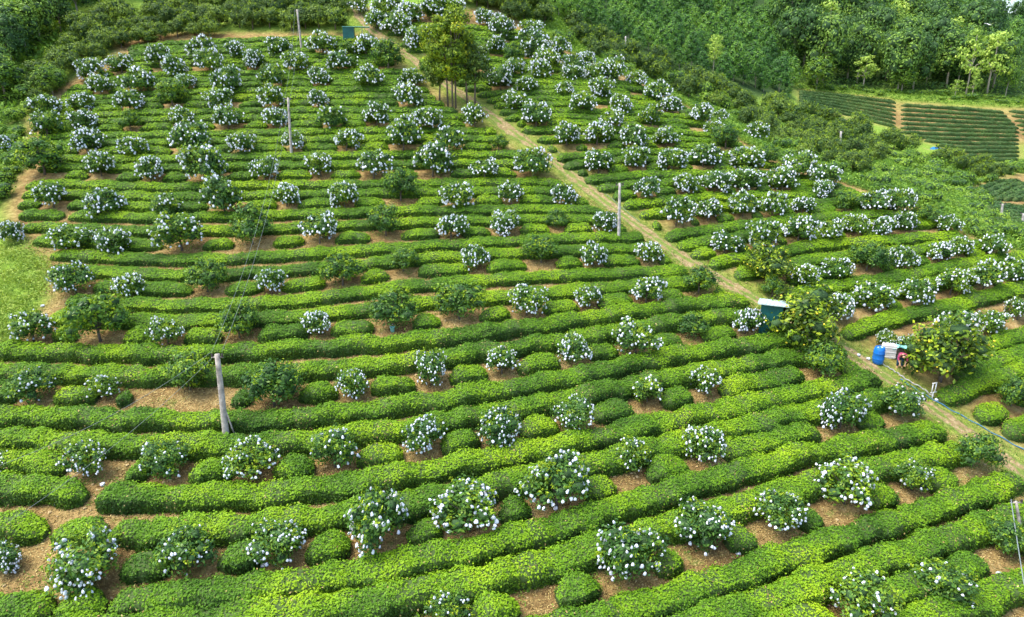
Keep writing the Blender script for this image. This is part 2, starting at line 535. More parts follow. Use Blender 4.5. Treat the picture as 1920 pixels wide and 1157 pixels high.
CREST = tab([(0, 930), (20, 945), (85, 1040), (130, 1140), (160, 1215), (200, 1295), (250, 1370), (300, 1450), (335, 1560), (370, 1660), (400, 1745), (440, 1810), (470, 1900), (480, 1985), (900, 1985)])
PATH_C = [(666, -25), (661, 5), (668, 28), (688, 52), (725, 78), (765, 103), (806, 137), (868, 178), (925, 220), (968, 253), (1030, 294), (1080, 336), (1140, 382), (1196, 425), (1258, 468), (1320, 510), (1380, 541), (1448, 578), (1530, 625), (1600, 668), (1650, 700), (1700, 735), (1762, 775), (1832, 822), (1895, 866), (1960, 915), (2060, 990)]

# ------------------------------------------------------------------ ground sheet
xs = np.unique(np.concatenate([np.array([-2500, -1200, -600, -300, -180]), np.arange(-110, -60, 2.0), np.arange(-60, 62, 0.6), np.arange(62, 250, 2.0), np.array([300, 420, 700, 1300, 2500])]))
ys = np.unique(np.concatenate([np.array([-1500, -600, -200, -60]), np.arange(-12, 10, 2.0), np.arange(10, 110, 0.6), np.arange(110, 372, 2.0), np.array([420, 560, 900, 1600, 3000])]))
XX, YY = np.meshgrid(xs, ys, indexing='ij')
ZZ = ground(XX, YY)
out_d = np.maximum(np.maximum(GX0 - XX, XX - GX1), np.maximum(GY0 - YY, YY - GY1)).clip(0)
ZZ = ZZ - np.minimum(out_d * 0.12, 60)
nx, ny = XX.shape
ii, jj = np.meshgrid(np.arange(nx - 1), np.arange(ny - 1), indexing='ij')
ii, jj = ii.ravel(), jj.ravel()
q = np.stack([ii * ny + jj, (ii + 1) * ny + jj, (ii + 1) * ny + jj + 1, ii * ny + jj + 1], -1)
M['ground'] = ground_mat()
gme = mesh_np('ground', np.stack([XX.ravel(), YY.ravel(), ZZ.ravel()], -1), [q], [M['ground']], smooth=np.ones(len(q), bool))
U_, V_, D_ = pix(XX, YY, ZZ)
tea_zone = (D_ > 5) & (((U_ > LEFT_END(V_) - 25) & (U_ < PATH_L(V_) + 40) & (V_ > 60)) | ((U_ > PATH_R(V_) - 40) & (U_ < CREST(V_) + 6) & (V_ > 15))) | (YY < 24)
WEEDS = [(-200, 470), (40, 455), (78, 480), (95, 520), (70, 565), (25, 640), (0, 690), (-200, 700)]
tea_zone &= ~inside(WEEDS, U_, V_)
FIELDS = [[(1498, 166), (1684, 187), (1684, 240), (1500, 200)], [(1688, 190), (1884, 204), (1914, 240), (1908, 300), (1840, 298), (1690, 250)], [(1888, 200), (2100, 210), (2100, 280), (1920, 270)], [(1800, 350), (1880, 322), (2000, 330), (2000, 425), (1855, 415)]]
field_zone = np.zeros(XX.shape, bool)
for fpoly in FIELDS:
    field_zone |= inside(fpoly, U_, V_) & (D_ > 85) & (D_ < 175)
FOREST = [(940, -200), (950, 5), (1040, 70), (1150, 112), (1250, 150), (1480, 195), (1488, 158), (1690, 168), (1885, 182), (2300, 190), (2300, -200)]
forest_zone = ((inside(FOREST, U_, V_) & (D_ > 100)) | (YY > 175)) & ~field_zone
left_forest = inside([(-400, -200), (130, -200), (110, 60), (60, 110), (30, 190), (10, 250), (-400, 300)], U_, V_) & (D_ > 60)
forest_zone |= left_forest


def blur(a):
    a = a.astype(float)
    for _ in range(2):
        p_ = np.pad(a, 1, mode='edge')
        a = (p_[:-2, 1:-1] + p_[2:, 1:-1] + p_[1:-1, :-2] + p_[1:-1, 2:] + 2 * a) / 6
    return a


PC_, _ = at(np.interp(np.linspace(0, len(PATH_C) - 1, 90), np.arange(len(PATH_C)), [p[0] for p in PATH_C]), np.interp(np.linspace(0, len(PATH_C) - 1, 90), np.arange(len(PATH_C)), [p[1] for p in PATH_C]))
pd_ = np.full(XX.shape, 1e9)
for p_ in PC_:
    pd_ = np.minimum(pd_, np.hypot(XX - p_[0], YY - p_[1]))
cov = np.maximum(blur(~(tea_zone | field_zone)), 0.75 * np.exp(-(pd_ / 2.0) ** 2))
forc = blur(forest_zone)
ca = gme.color_attributes.new('cover', 'FLOAT_COLOR', 'POINT')
ca.data.foreach_set('color', np.stack([cov.ravel(), forc.ravel(), np.zeros(nx * ny), np.ones(nx * ny)], -1).astype(np.float32).ravel())
tag(link('ground', gme), kind='structure')

# the dirt path, a ribbon draped 3 cm proud of the soil
pc = np.array(PATH_C, float)
tt = np.linspace(0, len(pc) - 1, 240)
pu, pv = np.interp(tt, np.arange(len(pc)), pc[:, 0]), np.interp(tt, np.arange(len(pc)), pc[:, 1])
PP, _ = at(pu, pv)


def resample(P, step):
    P = np.asarray(P, float)
    s = np.concatenate([[0], np.cumsum(np.linalg.norm(np.diff(P[:, :2], axis=0), axis=1))])
    n = max(3, int(s[-1] / step) + 1)
    t = np.linspace(0, s[-1], n)
    return np.stack([np.interp(t, s, P[:, k]) for k in range(P.shape[1])], -1), s[-1]


def smooth(P, k=5, n=2):
    P = P.copy()
    for _ in range(n):
        q_ = np.pad(P, ((k, k), (0, 0)), mode='reflect', reflect_type='odd')
        P = np.stack([np.convolve(q_[:, c], np.ones(2 * k + 1) / (2 * k + 1), mode='valid') for c in range(P.shape[1])], -1)
    return P


PPs, plen = resample(PP, 0.4)
PPs = smooth(PPs[:, :2], 5, 3)
d = np.gradient(PPs, axis=0)
d /= np.linalg.norm(d, axis=1)[:, None]
nrm = np.stack([-d[:, 1], d[:, 0]], -1)
PATH_W = 1.5
cross = np.linspace(-0.5, 0.5, 9)
wv = PATH_W * (1 + 0.12 * np.sin(np.arange(len(PPs)) * 0.21) + 0.08 * np.sin(np.arange(len(PPs)) * 0.57))
PV = PPs[:, None] + nrm[:, None] * (cross[None, :] * wv[:, None])[..., None]
PZ = ground(PV[..., 0], PV[..., 1]) + 0.03 - 0.05 * (abs(cross) > 0.45)[None, :]
nl = len(PPs)
ii, jj = np.meshgrid(np.arange(nl - 1), np.arange(8), indexing='ij')
ii, jj = ii.ravel(), jj.ravel()
q = np.stack([ii * 9 + jj, (ii + 1) * 9 + jj, (ii + 1) * 9 + jj + 1, ii * 9 + jj + 1], -1)
M['path'] = path_mat()
pme = mesh_np('dirt_path', np.concatenate([PV, PZ[..., None]], -1).reshape(-1, 3), [q], [M['path']], smooth=np.ones(len(q), bool))
uvl = pme.uv_layers.new(name='UVMap')
lv = np.empty(len(pme.loops), np.int32)
pme.loops.foreach_get('vertex_index', lv)
uvl.data.foreach_set('uv', np.stack([cross[lv % 9] + 0.5, (lv // 9) * 0.1], -1).astype(np.float32).ravel())
tag(link('dirt_path', pme), kind='structure')

# ------------------------------------------------------------------ tree models (one unit = crown width)


def clumps(n, rx, rz, cz, rmin, rmax, rng, flat=1.0):
    out = []
    for i in range(n):
        th, ph = i * 2.399 + rng.uniform(-.4, .4), math.acos(1 - 1.75 * (i + 0.5) / n)
        k = rng.uniform(0.62, 0.80)
        r = rng.uniform(rmin, rmax)
        out.append((np.array([k * (rx) * math.sin(ph) * math.cos(th), k * rx * math.sin(ph) * math.sin(th), cz + k * rz * math.cos(ph)]), r))
    out.append((np.array([0, 0, cz]), min(rx, rz) * 0.62))
    return out


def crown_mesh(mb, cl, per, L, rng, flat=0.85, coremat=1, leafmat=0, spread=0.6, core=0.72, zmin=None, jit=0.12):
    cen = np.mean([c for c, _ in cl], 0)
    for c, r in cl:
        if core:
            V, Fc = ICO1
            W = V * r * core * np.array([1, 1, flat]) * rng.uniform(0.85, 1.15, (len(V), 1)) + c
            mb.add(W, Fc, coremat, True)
        n = max(12, int(per * r * r))
        N = rng.normal(0, 1, (n, 3))
        N /= np.linalg.norm(N, axis=1)[:, None]
        rr = r * (1 + rng.normal(0, jit, (n, 1)))
        P = c + N * rr * np.array([1, 1, flat])
        Nout = N + 0.6 * (P - cen) / (np.linalg.norm(P - cen, axis=1)[:, None] + 1e-6) + np.array([0, 0, 0.35])
        mb.leaves(P, Nout, L, leafmat, 0.5, spread, rng)


def trunk_mb(rng, cl, h0, r0=0.03, limbs=5, m=0):
    mb = MB()
    mb.tube([(0, 0, -0.06), (rng.uniform(-.015, .015), rng.uniform(-.015, .015), h0 * 0.6), (0, 0, h0)], [r0 * 1.2, r0, r0 * 0.85], 7, m)
    for c, r in cl[:limbs]:
        mid = c * np.array([0.45, 0.45, 0]) + np.array([0, 0, h0 + (c[2] - h0) * 0.55])
        mb.tube([(0, 0, h0 * 0.9), mid, c], [r0 * 0.7, r0 * 0.5, r0 * 0.2], 5, m, cap=False)
    return mb


def bag_geo(seed, seg=7):
    rng = np.random.default_rng(seed)
    prof = np.array([(0.12, 0.0), (0.30, -0.12), (0.46, -0.45), (0.50, -0.8), (0.38, -1.05), (0.12, -1.12)])
    t = np.arange(seg) * 2 * math.pi / seg
    rad = prof[:, 0][:, None] * (1 + rng.uniform(-.18, .18, (len(prof), seg)))
    V = np.stack([rad * np.cos(t), rad * np.sin(t) * 0.8, np.repeat(prof[:, 1][:, None], seg, 1) + rng.uniform(-.05, .05, (len(prof), seg))], -1).reshape(-1, 3)
    i, j = np.meshgrid(np.arange(len(prof) - 1), np.arange(seg), indexing='ij')
    i, j = i.ravel(), j.ravel()
    qd = np.stack([i * seg + j, i * seg + (j + 1) % seg, (i + 1) * seg + (j + 1) % seg, (i + 1) * seg + j], -1)
    return V, qd[:, ::-1], np.arange(seg)[None], (np.arange(seg) + (len(prof) - 1) * seg)[None, ::-1]


BAG = [bag_geo(s) for s in (1, 2, 3)]
BAGME = []
for V, qd, c0, c1 in BAG:
    b_ = MB()
    b_.add(V, [qd, c0, c1], 0, False)
    BAGME.append(b_.mesh('fruit_bag', [M['bag']]))


def bag_spots(cl, n, rng):
    """bags hang around the outside of the crown, most of them over its sides"""
    out = []
    cen = np.mean([c for c, _ in cl[:-1]], 0)
    tries = 0
    while len(out) < n and tries < 4000:
        tries += 1
        c, r = cl[rng.integers(0, len(cl) - 1)]
        N = rng.normal(0, 1, 3)
        N /= np.linalg.norm(N)
        p = c + N * r * rng.uniform(0.9, 1.12) * np.array([1.04, 1.04, 0.9])
        if N @ (c - cen) < 0.0 or N[2] < -0.75:
            continue
        if any(np.linalg.norm((p - c2) / np.array([1, 1, 0.85])) < r2 * 0.93 for c2, r2 in cl):
            continue
        if out and min(np.linalg.norm(p - o[0]) for o in out) < 0.05:
            continue
        out.append((p, rng.choice([0.038, 0.046, 0.053, 0.062]) * rng.uniform(0.9, 1.1), rng.uniform(0, 6.28), rng.uniform(-.6, .6), int(rng.integers(0, 3))))
    return out


class Kind:
    pass


def citrus_kind(seed, bags, leaf='citrus', yellow=False):
    rng = np.random.default_rng(seed)
    k = Kind()
    cl = clumps(18, 0.5, 0.42, 0.48, 0.12, 0.21, rng)
    cl = [(c + rng.normal(0, 0.045, 3) * np.array([1, 1, 0.8]), r * rng.uniform(0.85, 1.1)) for c, r in cl[:-1]] + [(cl[-1][0], 0.26)]
    for _ in range(2):
        cl.pop(int(rng.integers(0, len(cl) - 1)))
    k.trunk = trunk_mb(rng, cl, 0.24, 0.022).mesh('trunk', [M['bark']])
    mb = MB()
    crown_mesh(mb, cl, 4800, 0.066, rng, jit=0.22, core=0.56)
    for c, r in cl[:-1]:          # young shoots standing out of the crown
        if rng.uniform() < 0.75:
            for _ in range(int(rng.integers(2, 6))):
                dv_ = rng.normal(0, 1, 3) + np.array([0, 0, 0.9])
                dv_ /= np.linalg.norm(dv_)
                b0 = c + dv_ * r * rng.uniform(0.95, 1.2)
                pts = b0 + rng.normal(0, 0.022, (9, 3))
                mb.leaves(pts, np.tile(dv_, (9, 1)), 0.05, 3, 0.5, 0.8, rng)
    if yellow:
        P = np.array([s[0] for s in bag_spots(cl, 34, rng)])
        for p in P:
            V, Fc = ICO1
            mb.add(V * rng.uniform(.012, .018) + p, Fc, 2, True)
    k.crown = mb.mesh('crown', [M[leaf], M['core'], M['fruit'], M['young']])
    k.bags = bag_spots(cl, bags, rng) if bags else []
    if bags:
        for p, s, a, tl, w in k.bags:
            V, qd, c0, c1 = BAG[w]
            Mx = np.array((Euler((tl, tl * 0.5, a)).to_matrix()))
            mb.add((V * s * 1.18) @ Mx.T + p, [qd, c0, c1], 2, False)
        k.full = mb.mesh('crown', [M[leaf], M['core'], M['bag'], M['young']])
    else:
        k.full = k.crown
    return k


K_MANY = [citrus_kind(100 + i, (96, 84, 92, 74, 98, 88, 78, 99)[i]) for i in range(8)]
K_FEW = [citrus_kind(200 + i, 26 + 5 * i) for i in range(4)]
K_DARK = [citrus_kind(300 + i, 0) for i in range(5)]
K_KUM = [citrus_kind(400 + i, 0, 'kumquat', True) for i in range(2)]
K_ORCH = [citrus_kind(500 + i, 0, 'orchard') for i in range(4)]


def forest_kind(seed, leaf, shape):
    """one unit = crown width; plantation: tall narrow; round: broad; layered: flat tiers on a bare stem"""
    rng = np.random.default_rng(seed)
    k = Kind()
    if shape == 'plantation':
        cl = []
        for i in range(15):
            z = 0.35 + 1.1 * (i / 14)
            rr = 0.42 * (1 - (i / 15) ** 2.2) + 0.03
            th = i * 2.4
            cl.append((np.array([rr * math.cos(th) * .75, rr * math.sin(th) * .75, z]), 0.25 - 0.08 * i / 14))
        h0, bark, per, L = 0.4, M['palebark'], 2600, 0.075
    elif shape == 'layered':
        cl = []
        for i in range(14):
            z = 0.55 + 0.85 * (i / 13)
            rr = rng.uniform(0.12, 0.42) * (1.0 if i < 10 else 0.5)
            th = i * 2.4 + rng.uniform(-.5, .5)
            cl.append((np.array([rr * math.cos(th), rr * math.sin(th), z]), rng.uniform(0.13, 0.2)))
        h0, bark, per, L = 0.62, M['palebark'], 1900, 0.085
    else:
        cl = clumps(19, 0.5, 0.62, 0.80, 0.15, 0.25, rng)
        h0, bark, per, L = 0.4, M['palebark'], 2800, 0.07
    tb = trunk_mb(rng, cl, h0, 0.024, 7)
    if shape == 'layered':
        tb.tube([(0, 0, h0), (0.02, 0.01, 1.0), (0, 0, 1.35)], [0.02, 0.014, 0.006], 5)
    k.trunk = tb.mesh('trunk', [bark])
    mb = MB()
    crown_mesh(mb, cl, per, L, rng, flat=0.42 if shape == 'layered' else 0.9, jit=0.16, core=0.0 if shape == 'layered' else 0.58)
    k.crown = k.full = mb.mesh('crown', [M[leaf], M['core']])
    k.bags = []
    return k


K_PLANT = [forest_kind(600 + i, 'acacia', 'plantation') for i in range(4)]
K_BROAD = [forest_kind(620 + i, 'broad', 'round') for i in range(3)]
K_PALE = [forest_kind(640 + i, 'pale', 'layered') for i in range(3)]
K_GREEN = [forest_kind(650 + i, 'shrub', 'round') for i in range(2)]


def shrub_kind(seed, leaf):
    rng = np.random.default_rng(seed)
    k = Kind()
    cl = [(np.array([rng.uniform(-.32, .32), rng.uniform(-.32, .32), rng.uniform(.1, .36)]), rng.uniform(.16, .28)) for _ in range(9)]
    mb = MB()
    crown_mesh(mb, cl, 1900, 0.085, rng, jit=0.18)
    k.full = mb.mesh('wild_shrub', [M[leaf], M['core']])
    return k


K_SHRUB = [shrub_kind(700 + i, 'shrub') for i in range(4)]


def place_tree(name, k, P, W, rz, label, cat, group, separate=False, zs=1.0):
    ax = random.uniform(0.86, 1.17) if name in ('citrus_tree', 'bagged_citrus_tree') else 1.0
    r = empty(name, (float(P[0]), float(P[1]), float(P[2]) - 0.03), rz, (W * ax, W / ax, W * zs))
    if ax != 1.0:
        r.rotation_euler = (random.uniform(-.09, .09), random.uniform(-.09, .09), rz)
    tag(r, label, cat, group)
    link('trunk', k.trunk, r)
    link('crown', k.crown if separate else k.full, r)
    if separate:
        for p, s, a, tl, w in k.bags:
            b = link('fruit_bag', BAGME[w], r, tuple(p))
            b.rotation_euler = (tl, tl * 0.5, a)
            b.scale = (s, s, s)
    return r


# ------------------------------------------------------------------ the citrus trees: crown centre u, v, crown width (photo pixels), kind 2 many bags / 1 few / 0 none / 3 kumquat
T_LEFT = [
    (160, 1045, 135, 2), (355, 1020, 110, 1), (525, 1010, 105, 2), (705, 970, 130, 2), (880, 945, 128, 2), (1045, 900, 125, 2), (1185, 845, 78, 1), (1325, 830, 85, 2), (2, 1040, 70, 2),
    (1180, 1035, 125, 2), (1325, 980, 108, 2), (1460, 953, 100, 2), (1590, 900, 112, 2), (1715, 890, 72, 1), (1830, 842, 85, 0),
    (1620, 1112, 115, 1), (1770, 1080, 105, 1), (1893, 1000, 85, 0), (840, 1148, 85, 1),
    (150, 855, 85, 2), (310, 850, 92, 1), (467, 855, 98, 2), (625, 838, 95, 1), (790, 815, 85, 2), (935, 795, 90, 2), (1080, 768, 85, 2), (1215, 725, 70, 1), (1325, 712, 66, 2), (-5, 860, 60, 2),
    (60, 715, 85, 1), (195, 718, 62, 1), (350, 692, 92, 0), (510, 718, 105, 0), (660, 716, 75, 2), (808, 690, 75, 2), (940, 672, 68, 2), (1078, 648, 70, 2), (1192, 635, 80, 2), (1300, 605, 60, 0), (1400, 600, 60, 2),
    (1580, 765, 90, 2), (1695, 745, 85, 1), (1545, 665, 85, 0),
    (55, 605, 85, 2), (180, 595, 105, 0), (310, 615, 75, 2), (445, 600, 78, 0), (595, 600, 62, 2), (735, 575, 88, 0), (860, 560, 88, 0), (988, 558, 75, 2), (1103, 550, 60, 2), (1213, 540, 65, 2), (1312, 518, 72, 0),
    (135, 515, 80, 2), (245, 532, 60, 2), (385, 515, 75, 0), (507, 525, 57, 2), (640, 500, 80, 0), (755, 480, 65, 0), (893, 480, 55, 2), (1015, 462, 68, 0), (1113, 475, 60, 2), (1217, 467, 55, 2),
    (20, 430, 52, 2), (130, 440, 75, 2), (215, 445, 70, 2), (335, 430, 90, 2), (470, 420, 85, 0), (597, 425, 70, 2), (722, 412, 68, 0), (845, 420, 62, 2), (948, 410, 65, 2), (1045, 405, 48, 0), (1132, 412, 55, 2),
    (95, 360, 65, 2), (198, 375, 70, 2), (315, 383, 60, 1), (418, 365, 82, 1), (535, 360, 60, 2), (645, 363, 60, 2), (750, 345, 68, 0), (860, 362, 65, 2), (958, 362, 50, 2), (1060, 360, 50, 2),
    (75, 285, 92, 0), (185, 300, 65, 2), (280, 313, 60, 2), (380, 305, 85, 2), (495, 315, 55, 2), (600, 305, 55, 2), (700, 305, 65, 2), (810, 297, 75, 2), (908, 312, 55, 2), (1000, 300, 75, 2),
    (160, 262, 60, 2), (248, 270, 55, 2), (350, 255, 75, 2), (450, 265, 55, 2), (547, 263, 47, 2), (648, 258, 55, 2), (755, 248, 72, 2), (845, 258, 62, 1), (8, 272, 42, 2), (85, 232, 62, 1), (935, 265, 40, 0),
    (155, 220, 55, 2), (240, 186, 58, 2), (242, 224, 48, 0), (340, 215, 50, 2), (425, 210, 65, 2), (515, 217, 50, 2), (620, 215, 58, 1), (705, 210, 60, 2), (800, 218, 62, 2), (890, 215, 55, 2),
    (150, 186, 50, 2), (185, 155, 50, 2), (260, 145, 68, 2), (320, 170, 62, 0), (345, 150, 42, 2), (425, 150, 62, 2), (415, 180, 55, 2), (505, 180, 58, 2), (595, 182, 42, 2), (690, 145, 50, 2), (772, 140, 50, 2), (765, 178, 55, 2),
    (170, 128, 50, 2), (225, 115, 45, 2), (85, 195, 60, 2), (298, 105, 48, 2), (325, 122, 50, 2), (375, 90, 56, 2), (390, 110, 58, 2), (440, 90, 45, 2), (475, 108, 48, 2), (520, 83, 50, 2), (555, 110, 54, 2), (510, 140, 54, 1), (600, 140, 45, 2), (605, 80, 54, 2), (640, 108, 56, 2), (685, 82, 54, 2), (726, 100, 62, 0), (655, 88, 40, 0), (805, 130, 38, 0),
]
T_RIGHT = [
    (672, 4, 45, 2), (722, 8, 62, 2), (740, 38, 58, 2), (705, 30, 48, 2), (770, 18, 58, 2), (785, 66, 56, 2), (815, 12, 58, 2), (850, 12, 55, 2), (755, 50, 45, 2),
    (912, 30, 42, 2), (940, 50, 48, 2), (930, 82, 40, 2), (903, 104, 40, 2), (962, 100, 42, 0), (1000, 75, 58, 2), (1000, 50, 46, 2), (1012, 92, 46, 2), (1050, 85, 46, 2), (1028, 108, 50, 2), (1075, 112, 48, 2), (1015, 128, 46, 2), (965, 126, 42, 2), (938, 142, 54, 2), (1075, 133, 42, 2), (990, 156, 46, 2), (1060, 164, 34, 2), (968, 186, 52, 2), (1005, 211, 60, 2), (1100, 108, 42, 2),
    (1120, 132, 50, 2), (1152, 128, 54, 2), (1125, 161, 50, 2), (1093, 190, 52, 2), (1165, 192, 45, 2), (1150, 220, 48, 2), (1063, 248, 52, 2), (1120, 245, 58, 2), (1188, 256, 52, 2), (1123, 296, 60, 2), (1195, 291, 52, 2), (1222, 214, 44, 1), (1195, 146, 42, 2), (1232, 172, 50, 2), (1250, 250, 52, 2), (1262, 192, 45, 2), (1260, 297, 56, 2), (1213, 350, 52, 2), (1285, 342, 50, 2), (1320, 285, 60, 2), (1312, 212, 48, 2), (1350, 215, 34, 2), (1340, 235, 40, 2), (1362, 252, 56, 0), (1400, 290, 60, 2), (1345, 336, 60, 2), (1402, 330, 60, 2), (1270, 394, 66, 2), (1330, 388, 56, 2), (1395, 380, 56, 2), (1450, 380, 56, 2), (1505, 380, 46, 2), (1470, 332, 58, 2), (1500, 306, 68, 2), (1550, 328, 58, 2), (1420, 245, 42, 2), (1440, 290, 46, 0), (1640, 372, 60, 2), (1690, 374, 58, 2), (1588, 372, 52, 0), (1545, 352, 44, 2),
    (1360, 450, 56, 2), (1435, 435, 66, 2), (1442, 484, 96, 3), (1500, 426, 64, 2), (1560, 430, 50, 2), (1606, 415, 50, 2), (1660, 422, 50, 2), (1700, 412, 46, 2), (1780, 417, 46, 2), (1742, 398, 50, 0), (1630, 475, 72, 0), (1695, 480, 56, 2), (1510, 510, 60, 2), (1572, 498, 60, 2), (1765, 466, 58, 2), (1802, 460, 44, 2), (1865, 460, 50, 2),
    (1640, 552, 70, 2), (1715, 546, 64, 2), (1788, 520, 74, 2), (1850, 516, 60, 2), (1900, 502, 58, 2), (1575, 572, 66, 2), (1520, 588, 150, 3), (1800, 610, 70, 2), (1865, 598, 64, 2), (1912, 578, 50, 2), (1776, 652, 150, 3), (1664, 632, 38, 2), (1704, 640, 44, 2), (1903, 732, 70, 0), (1450, 535, 50, 0),
]

# ------------------------------------------------------------------ tea hedge rows: A rows traced (u, v of the hedge's middle); two more rows lie between each pair
A_LEFT = {
    -1: [(780, 1440), (1020, 1390), (1260, 1330), (1500, 1245), (1740, 1160), (1900, 1103), (1990, 1075)],
    0: [(-90, 1315), (60, 1310), (300, 1290), (540, 1262), (780, 1238), (1020, 1188), (1260, 1120), (1500, 1037), (1740, 957), (1900, 903), (1990, 880)],
    1: [(-90, 1146), (60, 1141), (300, 1123), (540, 1097), (780, 1056), (1020, 997), (1260, 921), (1500, 852), (1740, 809), (1800, 800)],
    2: [(-90, 908), (60, 916), (200, 928), (300, 932), (420, 930), (540, 923), (780, 887), (1020, 840), (1260, 788), (1500, 737), (1645, 710)],
    3: [(-90, 776), (60, 780), (300, 786), (420, 788), (540, 785), (780, 757), (1020, 717), (1260, 665), (1500, 633), (1560, 625)],
    4: [(-90, 655), (30, 657), (300, 662), (420, 660), (540, 653), (780, 638), (1020, 608), (1260, 572), (1420, 561)],
    5: [(-90, 552), (130, 560), (300, 569), (420, 568), (540, 562), (660, 548), (780, 531), (900, 522), (1020, 515), (1260, 505), (1300, 503)],
    6: [(-90, 466), (100, 473), (300, 484), (420, 482), (540, 475), (780, 459), (1020, 445), (1210, 440)],
    7: [(-90, 395), (50, 398), (120, 400), (300, 405), (540, 399), (780, 391), (1020, 389), (1140, 392)],
    8: [(-90, 346), (50, 344), (120, 341), (300, 348), (540, 343), (780, 341), (1020, 338), (1060, 340)],
    9: [(-90, 300), (120, 294), (300, 295), (540, 289), (780, 286), (1000, 287)],
    10: [(-90, 262), (60, 256), (120, 252), (300, 250), (540, 244), (720, 242), (930, 243)],
    11: [(60, 226), (120, 216), (300, 207), (540, 204), (720, 203), (860, 204)],
    12: [(60, 196), (100, 187), (300, 171), (540, 166), (720, 164), (810, 166)],
    13: [(100, 160), (170, 148), (300, 137), (540, 133), (720, 132), (770, 134)],
    14: [(180, 120), (240, 110), (300, 105), (540, 102), (740, 104)],
    15: [(240, 88), (300, 80), (400, 75), (540, 71), (700, 71)],
}
A_RIGHT = {
    0: [(1560, 630), (1577, 626), (1647, 600), (1714, 583), (1780, 572), (1847, 553), (1920, 536), (1990, 520)],
    1: [(1440, 562), (1530, 537), (1614, 526), (1680, 516), (1744, 505), (1814, 490), (1900, 480), (1990, 470)],
    2: [(1330, 492), (1467, 466), (1550, 454), (1664, 448), (1747, 441), (1820, 440)],
    3: [(1262, 438), (1380, 421), (1480, 408), (1580, 402), (1680, 399), (1750, 401)],
    4: [(1190, 379), (1230, 375), (1300, 367), (1440, 364), (1560, 362), (1650, 368)],
    5: [(1120, 333), (1200, 325), (1300, 322), (1450, 324), (1540, 334)],
    6: [(1068, 291), (1180, 281), (1280, 282), (1380, 288), (1450, 298)],
    7: [(1000, 240), (1100, 240), (1180, 242), (1280, 246), (1370, 256)],
    8: [(950, 206), (1060, 204), (1180, 209), (1290, 218)],
    9: [(905, 173), (1060, 171), (1160, 177), (1230, 185)],
    10: [(835, 141), (950, 138), (1040, 142), (1140, 152)],
    11: [(790, 110), (900, 108), (1040, 118), (1080, 124)],
    12: [(745, 80), (850, 76), (960, 84), (1010, 92)],
    13: [(705, 48), (800, 44), (900, 50), (970, 60)],
}


def ext(pts, u):
    a = np.array(pts, float)
    u = np.asarray(u, float)
    v = np.interp(u, a[:, 0], a[:, 1])
    for e, i in ((0, 1), (-1, -2)):
        s = (a[e, 1] - a[i, 1]) / (a[e, 0] - a[i, 0]) * 0.7
        k = u < a[0, 0] if e == 0 else u > a[-1, 0]
        v = np.where(k, a[e, 1] + s * (u - a[e, 0]), v)
    return v


ORD = ['first', 'second', 'third', 'fourth', 'fifth', 'sixth', 'seventh', 'eighth', 'ninth', 'tenth', 'eleventh', 'twelfth', 'thirteenth', 'fourteenth', 'fifteenth', 'sixteenth', 'seventeenth', 'eighteenth', 'nineteenth', 'twentieth', 'twenty-first', 'twenty-second', 'twenty-third']


def curve_fn(A, k, frac):
    """row between A[k] (frac 0) and A[k-1] (frac 1)"""
    if frac == 0:
        return lambda u: ext(A[k], u)
    return lambda u: ext(A[k], u) * (1 - frac) + ext(A[k - 1], u) * frac


FB, FC = 0.33, 0.65

# place every tree first: it decides the gaps in its tea row
trees = []
for side, lst, A in (('left', T_LEFT, A_LEFT), ('right', T_RIGHT, A_RIGHT)):
    a = np.array(lst, float)
    h = np.full(len(a), 1.4)
    for _ in range(3):
        P, Z = at(a[:, 0], a[:, 1], h)
        W = a[:, 2] * Z / F
        h = 0.46 * W
    bu, bv, _ = pix(P[:, 0], P[:, 1], P[:, 2])
    rows = sorted(A)[1:]
    cv = np.stack([curve_fn(A, k, FC)(bu) for k in rows], 0)
    best = np.argmin(abs(cv - (bv - 4)[None]), 0)
    for i in range(len(a)):
        edge = float(PATH_L(bv[i])) if side == 'left' else float(PATH_R(bv[i]))
        trees.append(dict(side=side, P=P[i], W=W[i] * float(np.interp(a[i, 2], [45, 75, 110], [0.96, 0.94, 0.98])), Z=Z[i], kind=int(a[i, 3]), row=rows[best[i]], u=bu[i], w=a[i, 2], dist=abs(bu[i] - edge), err=abs(cv[best[i], i] - bv[i])))
by_row = {}
for t in trees:
    by_row.setdefault((t['side'], t['row']), []).append(t)
ROWNO = {s: {k: n for n, k in enumerate(sorted(A)[1:])} for s, A in (('left', A_LEFT), ('right', A_RIGHT))}
for (s, k), l in by_row.items():
    l.sort(key=lambda t: t['dist'])
    for n, t in enumerate(l):
        what = {2: 'citrus tree full of white bags', 1: 'citrus tree with few white bags', 0: 'dark green citrus tree without bags', 3: 'big yellow-fruited citrus tree'}[t['kind']]
        t['label'] = f"{what}, {ORD[n]} {s} of path in {ORD[ROWNO[s][k]]} {s} tree row up"
for i, t in enumerate(trees):
    pool = {2: K_MANY, 1: K_FEW, 0: K_DARK, 3: K_KUM}[t['kind']]
    kd = pool[i % len(pool)]
    nm = 'kumquat_tree' if t['kind'] == 3 else 'citrus_tree' if t['kind'] == 0 else 'bagged_citrus_tree'
    place_tree(nm, kd, t['P'], t['W'], random.uniform(0, 6.28), t['label'], 'citrus tree', 'citrus trees planted in the tea rows', separate=(t['w'] >= 72 and bool(kd.bags)), zs=random.uniform(0.86, 1.10))

# ------------------------------------------------------------------ hedges


